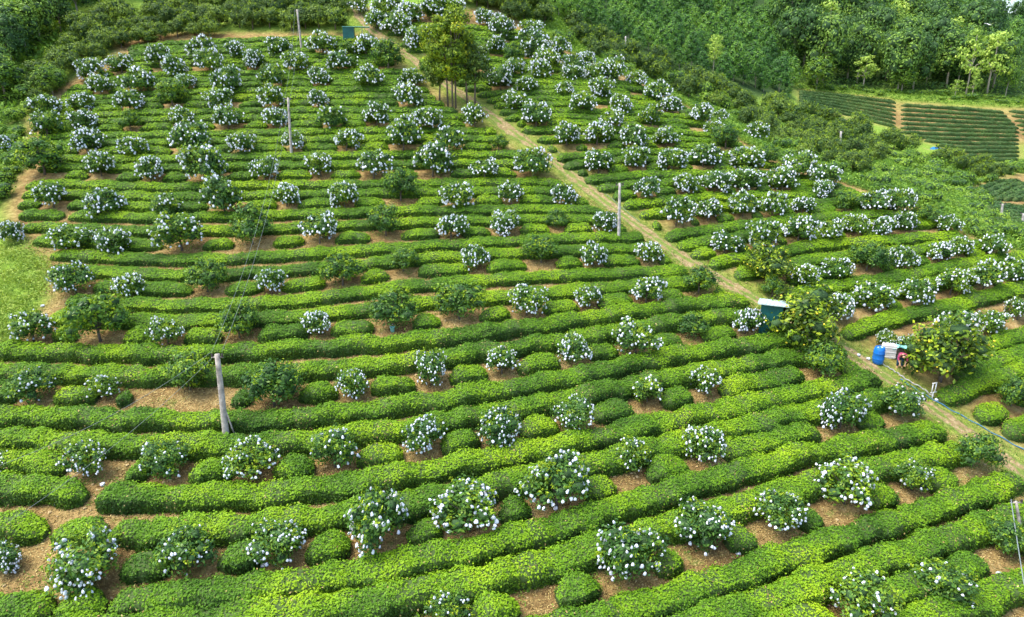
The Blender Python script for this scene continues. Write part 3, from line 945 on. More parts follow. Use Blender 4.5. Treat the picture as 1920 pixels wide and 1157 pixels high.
def hedge(name, P, width, height, zf, label, group, leaf='tea', cat='tea hedge', cov_=1.45, seed=0, zfar=None):
    """P: world points along the row's middle"""
    rng = np.random.default_rng(seed + 5000)
    dist = float(np.median(P[:, 1]))
    step = 0.3 if dist < 60 else 0.45 if dist < 110 else 0.9
    C, length = resample(P[:, :2], step)
    if length < 0.5:
        return None
    C = smooth(C, 3, 2) if len(C) > 12 else C
    n = len(C)
    d = np.gradient(C, axis=0)
    d /= np.linalg.norm(d, axis=1)[:, None] + 1e-9
    nr = np.stack([-d[:, 1], d[:, 0]], -1)
    s = np.arange(n) * length / (n - 1)
    ph = rng.uniform(0, 6.28, 6)
    lump = 0.55 * np.sin(s * 2 * math.pi / 1.15 + ph[0]) + 0.6 * np.sin(s * 2 * math.pi / 2.7 + ph[1]) + 0.6 * np.sin(s * 2 * math.pi / 6.3 + ph[2])
    lump2 = 0.6 * np.sin(s * 2 * math.pi / 1.4 + ph[3]) + 0.8 * np.sin(s * 2 * math.pi / 4.1 + ph[4])
    endt = np.clip(np.minimum(s / rng.uniform(.5, .95), (length - s) / rng.uniform(.5, .95)) / width, 0.0, 1)
    ends = np.sqrt(np.clip(1 - (1 - endt) ** 2, 0.02, 1))
    hw = width / 2 * (1 + 0.10 * lump) * (0.25 + 0.75 * ends)
    hh = height * (1 + 0.10 * lump2) * (0.35 + 0.65 * ends)
    wander = 0.05 * np.sin(s * 2 * math.pi / 3.3 + ph[5])
    C = C + nr * wander[:, None]
    K = 9
    th = np.linspace(0, math.pi, K)
    px = np.sign(np.cos(th)) * abs(np.cos(th)) ** 0.52
    pz = np.sin(th) ** 0.45
    px[0], px[-1] = 0.86, -0.86
    XY = C[:, None] + nr[:, None] * (px[None] * hw[:, None])[..., None]
    z = ground(C[:, 0], C[:, 1])[:, None] * 0.35 + ground(XY[..., 0], XY[..., 1]) * 0.65 - 0.06 + pz[None] * hh[:, None]
    V = np.concatenate([XY, z[..., None]], -1)
    bump = rng.normal(0, 1, (n + 4, K + 4))
    bump = sum(bump[a_:a_ + n, b_:b_ + K] for a_ in (1, 2, 3) for b_ in (1, 2, 3)) / 3.0
    rad_ = V - np.stack([np.repeat(C[:, :1], K, 1), np.repeat(C[:, 1:], K, 1), np.repeat((ground(C[:, 0], C[:, 1]) + 0.2)[:, None], K, 1)], -1)
    V = V + rad_ * ((0.08 if zf > 0.95 else 0.04) * bump)[..., None]
    org = np.array([C[n // 2, 0], C[n // 2, 1], float(ground(C[n // 2, 0], C[n // 2, 1]))])
    Vc = V - org
    mb = MB()
    ii, jj = np.meshgrid(np.arange(n - 1), np.arange(K - 1), indexing='ij')
    ii, jj = ii.ravel(), jj.ravel()
    qd = np.stack([ii * K + jj, (ii + 1) * K + jj, (ii + 1) * K + jj + 1, ii * K + jj + 1], -1)
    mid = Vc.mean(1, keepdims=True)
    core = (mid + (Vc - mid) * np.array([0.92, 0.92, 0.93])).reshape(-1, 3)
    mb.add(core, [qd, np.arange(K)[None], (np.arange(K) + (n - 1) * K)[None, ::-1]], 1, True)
    # leaves over the whole surface
    a_, b_, c_, d_ = (Vc.reshape(-1, 3)[qd[:, k]] for k in range(4))
    nn = np.cross(b_ - a_, d_ - a_)
    area = np.linalg.norm(nn, axis=1)
    L = max(0.108, 1.8 * dist / 683.0)
    if dist > 120:
        L = 0.28
    thin = np.clip(1.25 + 0.5 * np.sin(s * 2 * math.pi / 5.1 + ph[1]) + 0.5 * np.sin(s * 2 * math.pi / 2.2 + ph[4]) + rng.normal(0, 0.2, n), 0.45, 1.0)
    cnt = rng.poisson(area * cov_ * thin[qd[:, 0] // K] / (0.27 * L * L))
    idx = np.repeat(np.arange(len(qd)), cnt)
    f, g = rng.uniform(0, 1, (2, len(idx), 1))
    Pt = (a_[idx] * (1 - f) + b_[idx] * f) * (1 - g) + (d_[idx] * (1 - f) + c_[idx] * f) * g
    Nn = -nn[idx] / (area[idx][:, None] + 1e-9)
    outw = Pt - mid[np.minimum(qd[idx, 0] // K, n - 1), 0]
    sg = np.sign((Nn * outw).sum(1, keepdims=True))
    Nn = Nn * np.where(sg == 0, 1, sg)
    Pt = Pt + Nn * rng.normal(0.01, 0.022 + 0.08 * L, (len(Pt), 1))
    shoot = rng.uniform(0, 1, len(Pt)) < 0.05
    Pt[shoot] += (Nn[shoot] * 0.6 + np.array([0, 0, 0.5])) * rng.uniform(0.03, 0.16, (int(shoot.sum()), 1))
    lit_flush = Nn[:, 2] + rng.normal(0, 0.16, len(Pt)) > (0.48 if zf > 0.95 else 0.12)  # young leaves on top, old on sides; contrast also paints in the shading
    brown = rng.uniform(0, 1, len(Pt)) < np.where(thin[qd[idx, 0] // K] < 0.75, 0.05, 0.004) if leaf == 'tea' and zf > 0.9 else np.zeros(len(Pt), bool)
    if brown.any():
        mb.leaves(Pt[brown], Nn[brown], L, 3, 0.5, 0.7, rng)
    Pt, Nn, lit_flush = Pt[~brown], Nn[~brown], lit_flush[~brown]
    mb.leaves(Pt[lit_flush], Nn[lit_flush] + np.array([0, 0, 0.4]), L, 0, 0.58, 0.46 if zf > 0.95 else 0.30, rng)
    mb.leaves(Pt[~lit_flush], Nn[~lit_flush] + np.array([0, 0, 0.2]), L, 2, 0.55, 0.5, rng)
    o = mb.build(name, [M[leaf], M['tea_core'], M['tea_old_shaded' if leaf == 'tea' else leaf], M['dry']], None, tuple(org))
    return tag(o, label, cat, group)


n_h = 0
BREAKS = {('left', 2, 0): [(172, 12)], ('left', 3, FB): [], ('left', 2, FB): [(92, 8), (200, 6)], ('left', 7, 0): [(124, 6)], ('left', 1, 0): [(100, 4), (200, 5)], ('left', 1, FC): [(1000, 28)]}
EXTRA_GAPS = {('left', 2, FC): [(-60, 20), (95, 45)], ('left', 4, FC): [(290, 45), (410, 25), (1448, 42)], ('left', 4, FB): [(1455, 34)], ('left', 3, FC): [(218, 18)], ('left', 1, FC): [(1015, 28), (700, 60)], ('left', 2, FB): [], }
for side, A in (('left', A_LEFT), ('right', A_RIGHT)):
    ks = sorted(A)
    for k in ks:
        no = ROWNO[side].get(k)
        for frac in (0, FB, FC):
            if frac and k == ks[0]:
                continue
            fn = curve_fn(A, k, frac)
            u = np.arange(-90, 2000, 6.0)
            v = fn(u)
            if side == 'left':
                ok = (u > LEFT_END(v)) & (u < PATH_L(v) + (4 if frac == 0 else -2)) & (v < 1260)
            else:
                ok = (u > PATH_R(v) - np.interp(v, [40, 150, 240, 330, 480, 560], [6, 16, 28, 34, 28, 6])) & (u < CREST(v) - 4)
            if not ok.any():
                continue
            u0, u1 = u[ok].min(), u[ok].max()
            gaps = []
            if frac == FC:
                gaps = [(t['u'] - (0.40 if t['w'] > 64 else 0.30) * t['w'], t['u'] + (0.40 if t['w'] > 64 else 0.30) * t['w']) for t in by_row.get((side, k), []) if t['err'] < max(14, 0.3 * t['w'])]
            gaps += [(g0 - g1, g0 + g1) for g0, g1 in EXTRA_GAPS.get((side, k, frac), []) + BREAKS.get((side, k, frac), [])]
            # gaps for the kumquats and hut beside the path
            segs, cur = [], u0
            for g0, g1 in sorted(gaps):
                if g0 > cur:
                    segs.append((cur, min(g0, u1)))
                cur = max(cur, g1)
            if cur < u1:
                segs.append((cur, u1))
            segs = [s_ for s_ in segs if s_[1] - s_[0] > 14]
            segs.sort(key=lambda s_: -s_[1] if side == 'left' else s_[0])
            for si, (s0, s1) in enumerate(segs):
                if frac == FC:
                    # a little ragged: hedge pieces stop short by different amounts
                    s0 += random.uniform(0, 4)
                    s1 -= random.uniform(0, 4)
                uu = np.linspace(s0, s1, max(6, int((s1 - s0) / 8)))
                P, Z = at(uu, fn(uu), 0.42)
                rowname = f"{ORD[no]} {side} tree row up" if no is not None else f"lowest {side} tree row"
                nth = ORD[si] if len(segs) > 1 else None
                if frac == 0:
                    lab = (f"{nth + ' stretch from path of' if nth else 'long'} tea hedge just above the B-row {rowname}")
                    lab = f"long clipped tea hedge two rows above the {rowname}" if not nth else f"clipped tea hedge two rows above the {rowname}, {nth} piece from path"
                    if no is None:
                        lab = f"long clipped tea hedge bordering the lowest edge of the {side} slope" if not nth else f"clipped tea hedge at lowest edge of the {side} slope, {nth} piece from path"
                elif frac == FB:
                    lab = f"long clipped tea hedge directly above the {rowname}" if not nth else f"clipped tea hedge directly above the {rowname}, {nth} piece from path"
                else:
                    lab = f"short clipped tea hedge in the {rowname}, {nth} from the path" if nth else f"clipped tea hedge running through the {rowname}"
                zf = float(np.interp(Z.mean(), [32, 50, 70], [1.0, 0.9, 0.83]))
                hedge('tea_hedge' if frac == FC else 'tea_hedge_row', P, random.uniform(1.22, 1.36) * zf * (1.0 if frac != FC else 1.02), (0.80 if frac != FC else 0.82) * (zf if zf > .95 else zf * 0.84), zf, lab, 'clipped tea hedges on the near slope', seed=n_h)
                n_h += 1

# lower right corner rows beyond the path, traced one by one
for lab, pts in (
        ('tea hedge right of the path just behind the big yellow-fruited tree', [(1800, 668), (1847, 646), (1897, 633), (1990, 606)]),
        ('tea hedge meeting the right photo edge beside the big fruit tree', [(1796, 702), (1847, 683), (1920, 660), (1990, 640)]),
        ('tea hedge right of the path in front of the big fruit tree', [(1768, 745), (1814, 725), (1880, 703), (1920, 690), (1990, 668)]),
        ('small tea hedge stub at the path edge beside the blue hose', [(1835, 778), (1885, 764)]),
        ('small tea hedge stub cut by right photo edge above the hose', [(1888, 808), (1925, 796), (1980, 780)]),
        ('tea hedge reaching the right edge above the last small stubs', [(1905, 745), (1990, 722)]),
        ('round tea bush on path edge before the teal hut', [(1478, 545), (1496, 540)]),
        ('second round tea bush climbing the right path edge', [(1385, 508), (1402, 503)]),
        ('third round tea bush climbing the right path edge', [(1350, 487), (1370, 481)]),
):
    u = np.array([p[0] for p in pts], float)
    uu = np.linspace(u[0], u[-1], 14)
    P, Z = at(uu, np.interp(uu, u, [p[1] for p in pts]), 0.42)
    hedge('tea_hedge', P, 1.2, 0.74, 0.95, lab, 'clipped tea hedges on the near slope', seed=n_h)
    n_h += 1

# ------------------------------------------------------------------ far tea terraces
far_rows = []
for i in range(7):
    far_rows.append(('upper left terrace field', i, [(1500, 170 + 4.0 * i), (1560, 174 + 5.0 * i), (1680, 190 + 7.6 * i)]))
for i in range(13):
    far_rows.append(('wide terrace field', i, [(1690 + max(0, i - 6) * 22, 195 + 8.4 * i + max(0, i - 6) * -.6), (1790, 201 + 8.1 * i), (1882 + (min(i, 4) * 7), 208 + 7.3 * i)]))
for i in range(7):
    far_rows.append(('terrace field cut by the right edge', i, [(1893 + 5 * i, 206 + 8.5 * i), (1950 + 5 * i, 212 + 8.5 * i), (2040, 222 + 8.5 * i)]))
for i in range(7):
    far_rows.append(('curved terrace field', i, [(1816 + 17 * i, 358 + min(i, 3) * 4.5), (1850 + 15 * i, 349 + 3.4 * i), (1874 + 13 * i, 334 + 3.2 * i), (1915 + 13 * i, 338 + 5 * i)]))
for i in range(7):
    far_rows.append(('straight lowest terrace field', i, [(1846 + 3.5 * i, 380 + 6 * i), (1900, 383 + 6.2 * i), (1990, 390 + 6.4 * i)]))
for fld, i, pts in far_rows:
    u = np.array([p[0] for p in pts], float)
    uu = np.linspace(u[0], u[-1], 24)
    vv = np.interp(uu, u, [p[1] for p in pts])
    if fld == 'curved terrace field':
        vv = smooth(vv[:, None], 3, 2)[:, 0]
    P, Z = at(uu, vv, 0.5)
    hedge('terrace_hedge', P, 1.02 if Z.mean() > 125 else 0.82, 0.62, 1.0, f"dark green tea hedge, {ORD[i]} row down in the {fld}", 'tea rows of the far terraces', leaf='tea_far', seed=n_h, cov_=1.0)
    n_h += 1

# ------------------------------------------------------------------ orchards, shrubs, forests


def scatter(poly, du, dv, jit=0.35, keep=None):
    p = np.array(poly, float)
    out = []
    r = 0
    v = p[:, 1].min()
    while v < p[:, 1].max():
        u = p[:, 0].min() + (du / 2 if r % 2 else 0)
        while u < p[:, 0].max():
            a, b = u + random.uniform(-jit, jit) * du, v + random.uniform(-jit, jit) * dv
            if inside(poly, np.array([a]), np.array([b]))[0] and (keep is None or keep(a, b)):
                out.append((a, b))
            u += du
        v += dv
        r += 1
    return out


ORCH_L = [(60, 150), (110, 105), (150, 60), (190, 35), (260, 25), (340, 0), (660, -20), (652, 30), (640, 62), (560, 64), (430, 72), (330, 82), (250, 88), (215, 108), (160, 135), (120, 165), (80, 190), (45, 210)]
ORCH_R = [(930, -10), (1010, 45), (1110, 108), (1200, 150), (1300, 195), (1400, 240), (1470, 290), (1560, 322), (1640, 345), (1660, 300), (1700, 285), (1840, 345), (1880, 338), (1850, 326), (1800, 308), (1730, 288), (1690, 270), (1620, 256), (1550, 234), (1490, 215), (1400, 190), (1250, 135), (1130, 85), (1030, 40), (980, 0)]
SETS = [
    ('orchard_tree', K_ORCH, ORCH_L, 32, 15, 40, 'dark green citrus tree in the crowded orchard above the upper left tea rows', 'orchard tree', 'orchard trees above the upper left tea rows', 1.0),
    ('orchard_tree', K_ORCH, ORCH_R, 30, 14, 38, 'dull green citrus tree in the crowded orchard behind the right crest', 'orchard tree', 'orchard trees behind the right crest', 1.0),
    ('orchard_tree', K_ORCH, [(835, -20), (850, 6), (900, 22), (960, 40), (1000, 48), (985, 0), (960, -20)], 30, 14, 40, 'dark green citrus tree at the top edge behind the tall olive-yellow tree', 'orchard tree', 'orchard trees behind the tall olive-yellow tree', 1.0),
    ('plantation_tree', K_PLANT, [(985, -20), (1040, 35), (1130, 80), (1250, 128), (1400, 178), (1485, 185), (1490, 150), (1480, 70), (1400, 20), (1330, -30)], 29, 16, 33, 'young plantation tree with feathery crown on the forested hillside behind the crest', 'plantation tree', 'plantation trees on the hillside behind the crest', 1.0),
    ('plantation_tree', K_PLANT, [(1640, -30), (1700, 20), (1790, 55), (1880, 100), (1990, 120), (1990, 88), (1900, 72), (1860, 46), (1820, 20), (1760, -5)], 23, 12, 27, 'small plantation tree on the far ridge at top right', 'plantation tree', 'plantation trees on the far top right ridge', 1.0),
    ('forest_tree', K_BROAD, [(1490, 160), (1600, 166), (1750, 178), (1880, 182), (1875, 120), (1740, 75), (1600, 20), (1480, 10), (1470, 80)], 42, 20, 66, 'tall dark broadleaf tree in the wood behind the far terraces', 'forest tree', 'dark broadleaf trees behind the far terraces', 1.05),
    ('forest_tree', K_BROAD, [(-120, 240), (20, 190), (60, 120), (110, 70), (180, 30), (260, 5), (260, -25), (-120, -25)], 50, 26, 66, 'dark forest tree in the ravine wood at top left', 'forest tree', 'forest trees of the top left ravine', 1.0),
    ('wild_shrub', K_SHRUB, [(1000, 55), (1080, 95), (1200, 148), (1300, 195), (1400, 248), (1470, 296), (1580, 335), (1680, 372), (1770, 405), (1830, 440), (1940, 465), (1940, 445), (1860, 415), (1800, 345), (1700, 330), (1560, 300), (1450, 245), (1300, 175), (1150, 112)], 30, 15, 42, 'leafy green wild shrub along the overgrown right crest', 'shrub', 'wild shrubs on the overgrown right crest', 1.0),
    ('wild_shrub', K_SHRUB, [(1700, 335), (1790, 345), (1850, 420), (1920, 440), (1930, 420), (1850, 412), (1805, 350), (1760, 320)], 30, 16, 40, 'bright green wild shrub on the bank below the small terrace', 'shrub', 'wild shrubs below the small right terrace', 1.0),
    ('wild_shrub', K_SHRUB, [(1688, 272), (1760, 300), (1850, 332), (1880, 345), (1800, 348), (1740, 330), (1690, 330)], 24, 12, 34, 'rough green shrub on the bank below the wide terrace field', 'shrub', 'shrubs on the bank below the wide terrace', 1.0),
    ('wild_shrub', K_SHRUB, [(1850, 318), (1910, 306), (1990, 312), (1990, 328), (1890, 328)], 22, 9, 30, 'dark scrub bush between the wide and the curved terrace fields', 'shrub', 'scrub between the terrace fields', 1.0),
    ('wild_shrub', K_SHRUB, [(-60, 440), (-10, 400), (30, 330), (40, 270), (60, 210), (110, 150), (60, 160), (10, 250), (-60, 300)], 34, 20, 52, 'dark green wild shrub on the weedy left margin of the tea', 'shrub', 'wild shrubs on the left margin', 1.0),
    ('wild_shrub', K_SHRUB, [(1495, 166), (1690, 182), (1900, 196), (1990, 200), (1990, 185), (1880, 184), (1700, 172), (1500, 158)], 26, 9, 24, 'low pale bush on the strip between wood and far terraces', 'shrub', 'low bushes between wood and far terraces', 0.7),
]
for nm, pool, poly, du, dv, w, lab, cat, grp, zs in SETS:
    pts = scatter(poly, du, dv)
    if not pts:
        continue
    a = np.array(pts)
    P, Z = at(a[:, 0], a[:, 1])
    for i in range(len(a)):
        if Z[i] > 330:
            continue
        W = w * Z[i] / F * random.uniform(0.8, 1.25)
        k = random.choice(pool)
        if nm == 'wild_shrub':
            o = link('wild_shrub', k.full, None, (float(P[i, 0]), float(P[i, 1]), float(P[i, 2]) - 0.05))
            o.scale = (W, W, W * zs * random.uniform(0.75, 1.15))
            o.rotation_euler = (0, 0, random.uniform(0, 6.28))
            tag(o, lab, cat, grp)
        else:
            place_tree(nm, k, P[i], W, random.uniform(0, 6.28), lab, cat, grp, zs=zs * random.uniform(0.88, 1.15))

# trees one can tell apart: base u, v, crown width px, total height px, model
SINGLE = [
    (1500, 75, 46, 80, K_PALE, 'pale tiered tree high in the wood above its left end'),
    (1568, 60, 56, 70, K_GREEN, 'bright round tree high above the tall pale tiered tree'),
    (1640, 70, 60, 84, K_PALE, 'pale tiered tree high in the middle of the wood'),
    (1700, 80, 56, 80, K_GREEN, 'bright round tree high right of the wood middle'),
    (1530, 168, 50, 60, K_GREEN, 'bushy green tree at the foot of the wood, left end'),
    (1690, 172, 44, 46, K_GREEN, 'bushy green tree at the foot of the wood, above the terrace footpath'),
    (1755, 100, 58, 80, K_GREEN, 'bright round tree behind the flat-topped pale tree'),
    (1715, 140, 52, 76, K_PALE, 'pale spreading tree left of the flat-topped pale tree'),
    (1337, 138, 40, 70, K_PALE, 'lone pale green tree on bare stem before the plantation hillside'),
    (1545, 120, 62, 110, K_PALE, 'tall pale tiered tree at the left end of the dark wood'),
    (1590, 95, 66, 92, K_GREEN, 'broad bright green tree behind the tall pale tiered tree'),
    (1618, 168, 46, 62, K_PALE, 'short pale tiered tree standing in front of the dark wood'),
    (1672, 118, 60, 110, K_PALE, 'pale spreading tree at the top middle of the dark wood'),
    (1660, 150, 60, 80, K_GREEN, 'mid green round tree in the middle of the dark wood'),
    (1736, 160, 36, 70, K_PALE, 'slim pale tree against the dark wood, right of its middle'),
    (1778, 135, 48, 98, K_PALE, 'flat-topped pale tree with a visible bare grey trunk'),
    (1810, 180, 58, 120, K_PALE, 'large pale tree on a slender trunk near the wood right end'),
    (1850, 178, 68, 112, K_PALE, 'wide pale crowned tree on several thin stems at wood right end'),
    (1822, 184, 26, 48, K_PALE, 'small yellow-green tree in front of the slender trunks'),
    (1790, 182, 28, 32, K_PALE, 'low yellow-green sapling at the foot of the wood'),
    (1885, 182, 30, 78, K_GREEN, 'thin leafy tree beside the pale terraced slope at right edge'),
    (1906, 50, 30, 52, K_BROAD, 'dark blue-green tree standing against the sky at top right'),
    (20, 105, 90, 100, K_GREEN, 'big bright green tree at the top left corner edge'),
    (10, 185, 80, 80, K_GREEN, 'second bright green tree down the left photo edge'),
    (100, 178, 52, 55, K_GREEN, 'yellow-green bushy tree at the orchard foot on the left'),
]
for u, v, w, hpx, pool, lab in SINGLE:
    P, Z = at([u], [v])
    W = w * Z[0] / F
    base_h = 1.45 if pool is not K_PALE else 1.5
    place_tree('forest_tree', random.choice(pool), P[0], W, random.uniform(0, 6.28), lab, 'tree', None, zs=(hpx * Z[0] / F) / (W * base_h))


def tall_tree(u, v, w, hpx, leaf, stems, lab, seed, crown_from=0.45):
    rng = np.random.default_rng(seed)
    P, Z = at([u], [v])
    W, H = w * Z[0] / F, hpx * Z[0] / F
    r = tag(empty('tall_tree', tuple(P[0])), lab, 'tree')
    cl = []
    for i in range(34):
        th, ph = i * 2.399, math.acos(1 - 1.9 * (i + 0.5) / 34)
        k = rng.uniform(0.45, 1.08)
        cz = H * (crown_from + 1) / 2
        rz = H * (1 - crown_from) / 2
        x = k * W / 2 * math.sin(ph)
        cl.append((np.array([x * math.cos(th), x * math.sin(th), cz + k * rz * math.cos(ph)]), rng.uniform(0.09, 0.18) * W))
    mb = MB()
    crown_mesh(mb, cl, 620, 0.26, rng, flat=0.8, jit=0.22, core=0.5)
    mb.build('crown', [M[leaf], M['core']], r)
    for s in range(stems):
        tb = MB()
        a = s * 2.4
        x, y = (0.35 + 0.25 * s) * math.cos(a), 0.4 * math.sin(a) * s * 0.5
        tb.tube([(x, y, -0.3), (x * 1.1, y * 1.1, H * 0.25), (x * 1.4, y * 1.3, H * 0.6), (x * 1.0, y, H * 0.85)], [0.10, 0.085, 0.06, 0.03], 8)
        for j in range(4):
            c = cl[(s * 7 + j * 5) % len(cl)][0]
            tb.tube([(x * 1.2, y * 1.2, H * (0.4 + 0.08 * j)), (c + np.array([x, y, H * .5])) / 2, c], [0.06, 0.05, 0.02], 5, cap=False)
        tb.build('trunk', [M['bark']], r)


tall_tree(848, 203, 90, 184, 'olive', 3, 'tall olive-yellow tree on three slim trunks beside the upper path', 1, 0.20)
tall_tree(884, 198, 62, 118, 'orchard', 2, 'darker bushy tree leaning against the tall olive-yellow tree', 2, 0.25)
tall_tree(818, 190, 32, 60, 'orchard', 1, 'thin dark sapling left of the tall olive-yellow tree', 3, 0.45)

# ------------------------------------------------------------------ weeds and grass (uncountable)
FMASK = lambda u, v, x, y, dd: ((inside(FOREST, u, v) & (dd > 100)) | (inside([(-400, -200), (150, -200), (140, 60), (60, 130), (30, 210), (-20, 300), (-400, 330)], u, v) & (dd > 60)))



def ground_leaves(name, mask_fn, box, n, L, leaf, hmax, spread=0.9):
    (x0, x1), (y0, y1) = box
    x, y = RNG.uniform(x0, x1, n), RNG.uniform(y0, y1, n)
    z = ground(x, y)
    u, v, dd = pix(x, y, z)
    k = mask_fn(u, v, x, y, dd)
    P = np.stack([x, y, z], -1)[k]
    if not len(P):
        return
    P[:, 2] += RNG.uniform(0.01, hmax, len(P))
    mb = MB()
    mb.leaves(P, np.tile([0.0, 0, 1.0], (len(P), 1)), L, 0, 0.35, spread)
    o = mb.build(name, [M[leaf]])
    tag(o, kind='stuff')


P_w, _ = at([-60, 100, 40, -40], [640, 520, 450, 700])
ground_leaves('weed_patch', lambda u, v, x, y, dd: inside(WEEDS, u + RNG.normal(0, 9, u.shape), v + RNG.normal(0, 9, u.shape)) & (np.sin(x * 2.1 + np.sin(y * 1.7) * 2) + np.sin(y * 2.6 + x) + RNG.normal(0, 1.2, u.shape) > -0.5), ((P_w[:, 0].min() - 3, P_w[:, 0].max() + 1), (P_w[:, 1].min() - 3, P_w[:, 1].max() + 3)), 90000, 0.2, 'grass', 0.3)


ground_leaves('forest_undergrowth', lambda u, v, x, y, dd: FMASK(u, v, x, y, dd) & (u > 1470) & (u < 2050) & (v > 60) & (v < 200) & (dd < 230) & ~inside(FIELDS[0], u, v) & ~inside(FIELDS[1], u, v), ((0, 215), (95, 280)), 200000, 0.8, 'broad', 1.4)
ground_leaves('ravine_undergrowth', lambda u, v, x, y, dd: FMASK(u, v, x, y, dd) & (u > -150) & (x < 0), ((-110, -30), (62, 120)), 90000, 0.6, 'shrub', 1.0)


def near_path(x, y):
    dmin = np.full(x.shape, 1e9)
    side = np.zeros(x.shape)
    for i in range(0, len(PPs), 3):
        dd = np.hypot(x - PPs[i, 0], y - PPs[i, 1])
        dmin = np.minimum(dmin, dd)
    return dmin


def edge_mask(u, v, x, y, dd):
    r = np.zeros(x.shape, bool)
    k = np.nonzero((dd > 20) & (dd < 105) & (u > 600) & (u < 2000))[0]
    dm = near_path(x[k], y[k])
    r[k] = (RNG.uniform(0, 1, len(k)) < np.exp(-((dm - 0.95) / 0.60) ** 2)) & (dm > 0.2)
    return r


ground_leaves('path_grass', edge_mask, ((-22, 34), (24, 100)), 420000, 0.12, 'shrub', 0.12)


def crest_mask(u, v, x, y, dd):
    return (dd > 48) & (u > CREST(v) - 5) & (u < 1990) & (v > 15) & (v < 480) & (dd < 112) & ~inside(FIELDS[3], u, v)


ground_leaves('crest_undergrowth', crest_mask, ((0, 85), (48, 115)), 420000, 0.30, 'shrub', 0.6)


def strip_mask(u, v, x, y, dd):
    return (dd > 120) & inside([(1490, 155), (1700, 170), (1990, 186), (1990, 206), (1885, 202), (1690, 190), (1490, 168)], u, v)


ground_leaves('terrace_bank_grass', strip_mask, ((60, 150), (150, 185)), 40000, 0.45, 'shrub', 0.5)
ground_leaves('soil_litter', lambda u, v, x, y, dd: (dd > 20) & (dd < 62) & (v > 330) & (u > LEFT_END(v) - 30) & (u < PATH_L(v)), ((-36, 36), (18, 62)), 420000, 0.12, 'dry', 0.05, 0.5)
tc = RNG.uniform(0, 1, (900, 2))
tx, ty = -36 + 72 * tc[:, 0], 19 + 46 * tc[:, 1]
tu, tv, td = pix(tx, ty, ground(tx, ty))
kk = (tu > LEFT_END(tv) - 60) & (tu < PATH_L(tv)) & (tv > 300)
tx, ty = np.repeat(tx[kk], 45), np.repeat(ty[kk], 45)
tx, ty = tx + RNG.normal(0, 0.22, len(tx)), ty + RNG.normal(0, 0.22, len(ty))
mb = MB()
mb.leaves(np.stack([tx, ty, ground(tx, ty) + RNG.uniform(0.02, 0.14, len(tx))], -1), np.tile([0.0, 0, 1.0], (len(tx), 1)), 0.10, 0, 0.4, 0.9)
tag(mb.build('soil_weeds', [M['shrub']]), kind='stuff')
mb = MB()
n_ = 0
for _ in range(9000):
    x, y = random.uniform(-34, 40), random.uniform(19, 60)
    u, v, dd = (float(a_) for a_ in pix(x, y, float(ground(x, y))))
    if not (float(LEFT_END(v)) - 40 < u < float(PATH_L(v)) + 60 and v > 420):
        continue
    V, Fc = ICO1
    sz = 0.03 + 0.07 * random.random() ** 3
    mb.add(V * RNG.uniform(0.6, 1.3, (len(V), 1)) * sz * np.array([1, 1, 0.6]) + np.array([x, y, float(ground(x, y)) + sz * 0.2]), Fc, 0, False)
M['clod'] = plain('dry_earth_clod', (0.36, 0.27, 0.13), 0.95, var=0.3, scale=0.8)
tag(mb.build('soil_clods', [M['clod']]), kind='stuff')

# ------------------------------------------------------------------ built things


def span(p, q, sag, rad, n=24):
    p, q = np.array(p, float), np.array(q, float)
    t = np.linspace(0, 1, n)[:, None]
    P = p + (q - p) * t
    P[:, 2] -= sag * 4 * (t * (1 - t))[:, 0]
    mb = MB()
    mb.tube(P, rad, 5)
    return mb


def pole(top, base, w, mat, lab, brace=False, hgt=None):
    """leaning pole between two points of the photograph"""
    P, Z = at([base[0]], [base[1]])
    up = np.array([0, 0, 1.0])
    d = ray(np.array([top[0]]), np.array([top[1]]))[0]
    # the top lies in the plane through the base facing the camera
    t = Z[0]
    T = d * t + np.array([0, 0, CAMZ])
    T[1] = P[0][1] + (T[1] - P[0][1]) * 0.35
    t2 = T[1] / d[1]
    T = d * t2 + np.array([0, 0, CAMZ])
    B = P[0]
    o = tag(empty('utility_pole', tuple(B)), lab, 'utility pole')
    mb = MB()
    v = T - B
    f = np.linspace(-0.06, 1, 8)[:, None]
    pts = f * v
    mb.tube(pts, w * np.linspace(1.15, 0.8, 8), 8)
    mb.build('post', [M[mat]], o)
    ib = MB()
    side = np.array([1.0, 0, 0])
    ib.tube([v * 0.965 - side * 0.28, v * 0.965 + side * 0.28], 0.035, 6)
    ib.build('cross_arm', [M['concrete']], o)
    for s in (-1, 1):
        nb = MB()
        nb.lathe([(0.02, -0.02), (0.055, 0.0), (0.06, 0.05), (0.035, 0.07), (0.05, 0.10), (0.02, 0.14)], 8, 0, v * 0.965 + side * 0.24 * s + np.array([0, 0, 0.04]))
        nb.build('insulator', [M['ceramic']], o)
    if brace:
        bb = MB()
        bb.tube([v * 0.36 + np.array([0.10, 0, 0]), np.array([0.42, 0.05, -0.1]) + v * 0.06], [0.035, 0.04], 6)
        bb.build('brace', [M['concrete']], o)
    return B, T


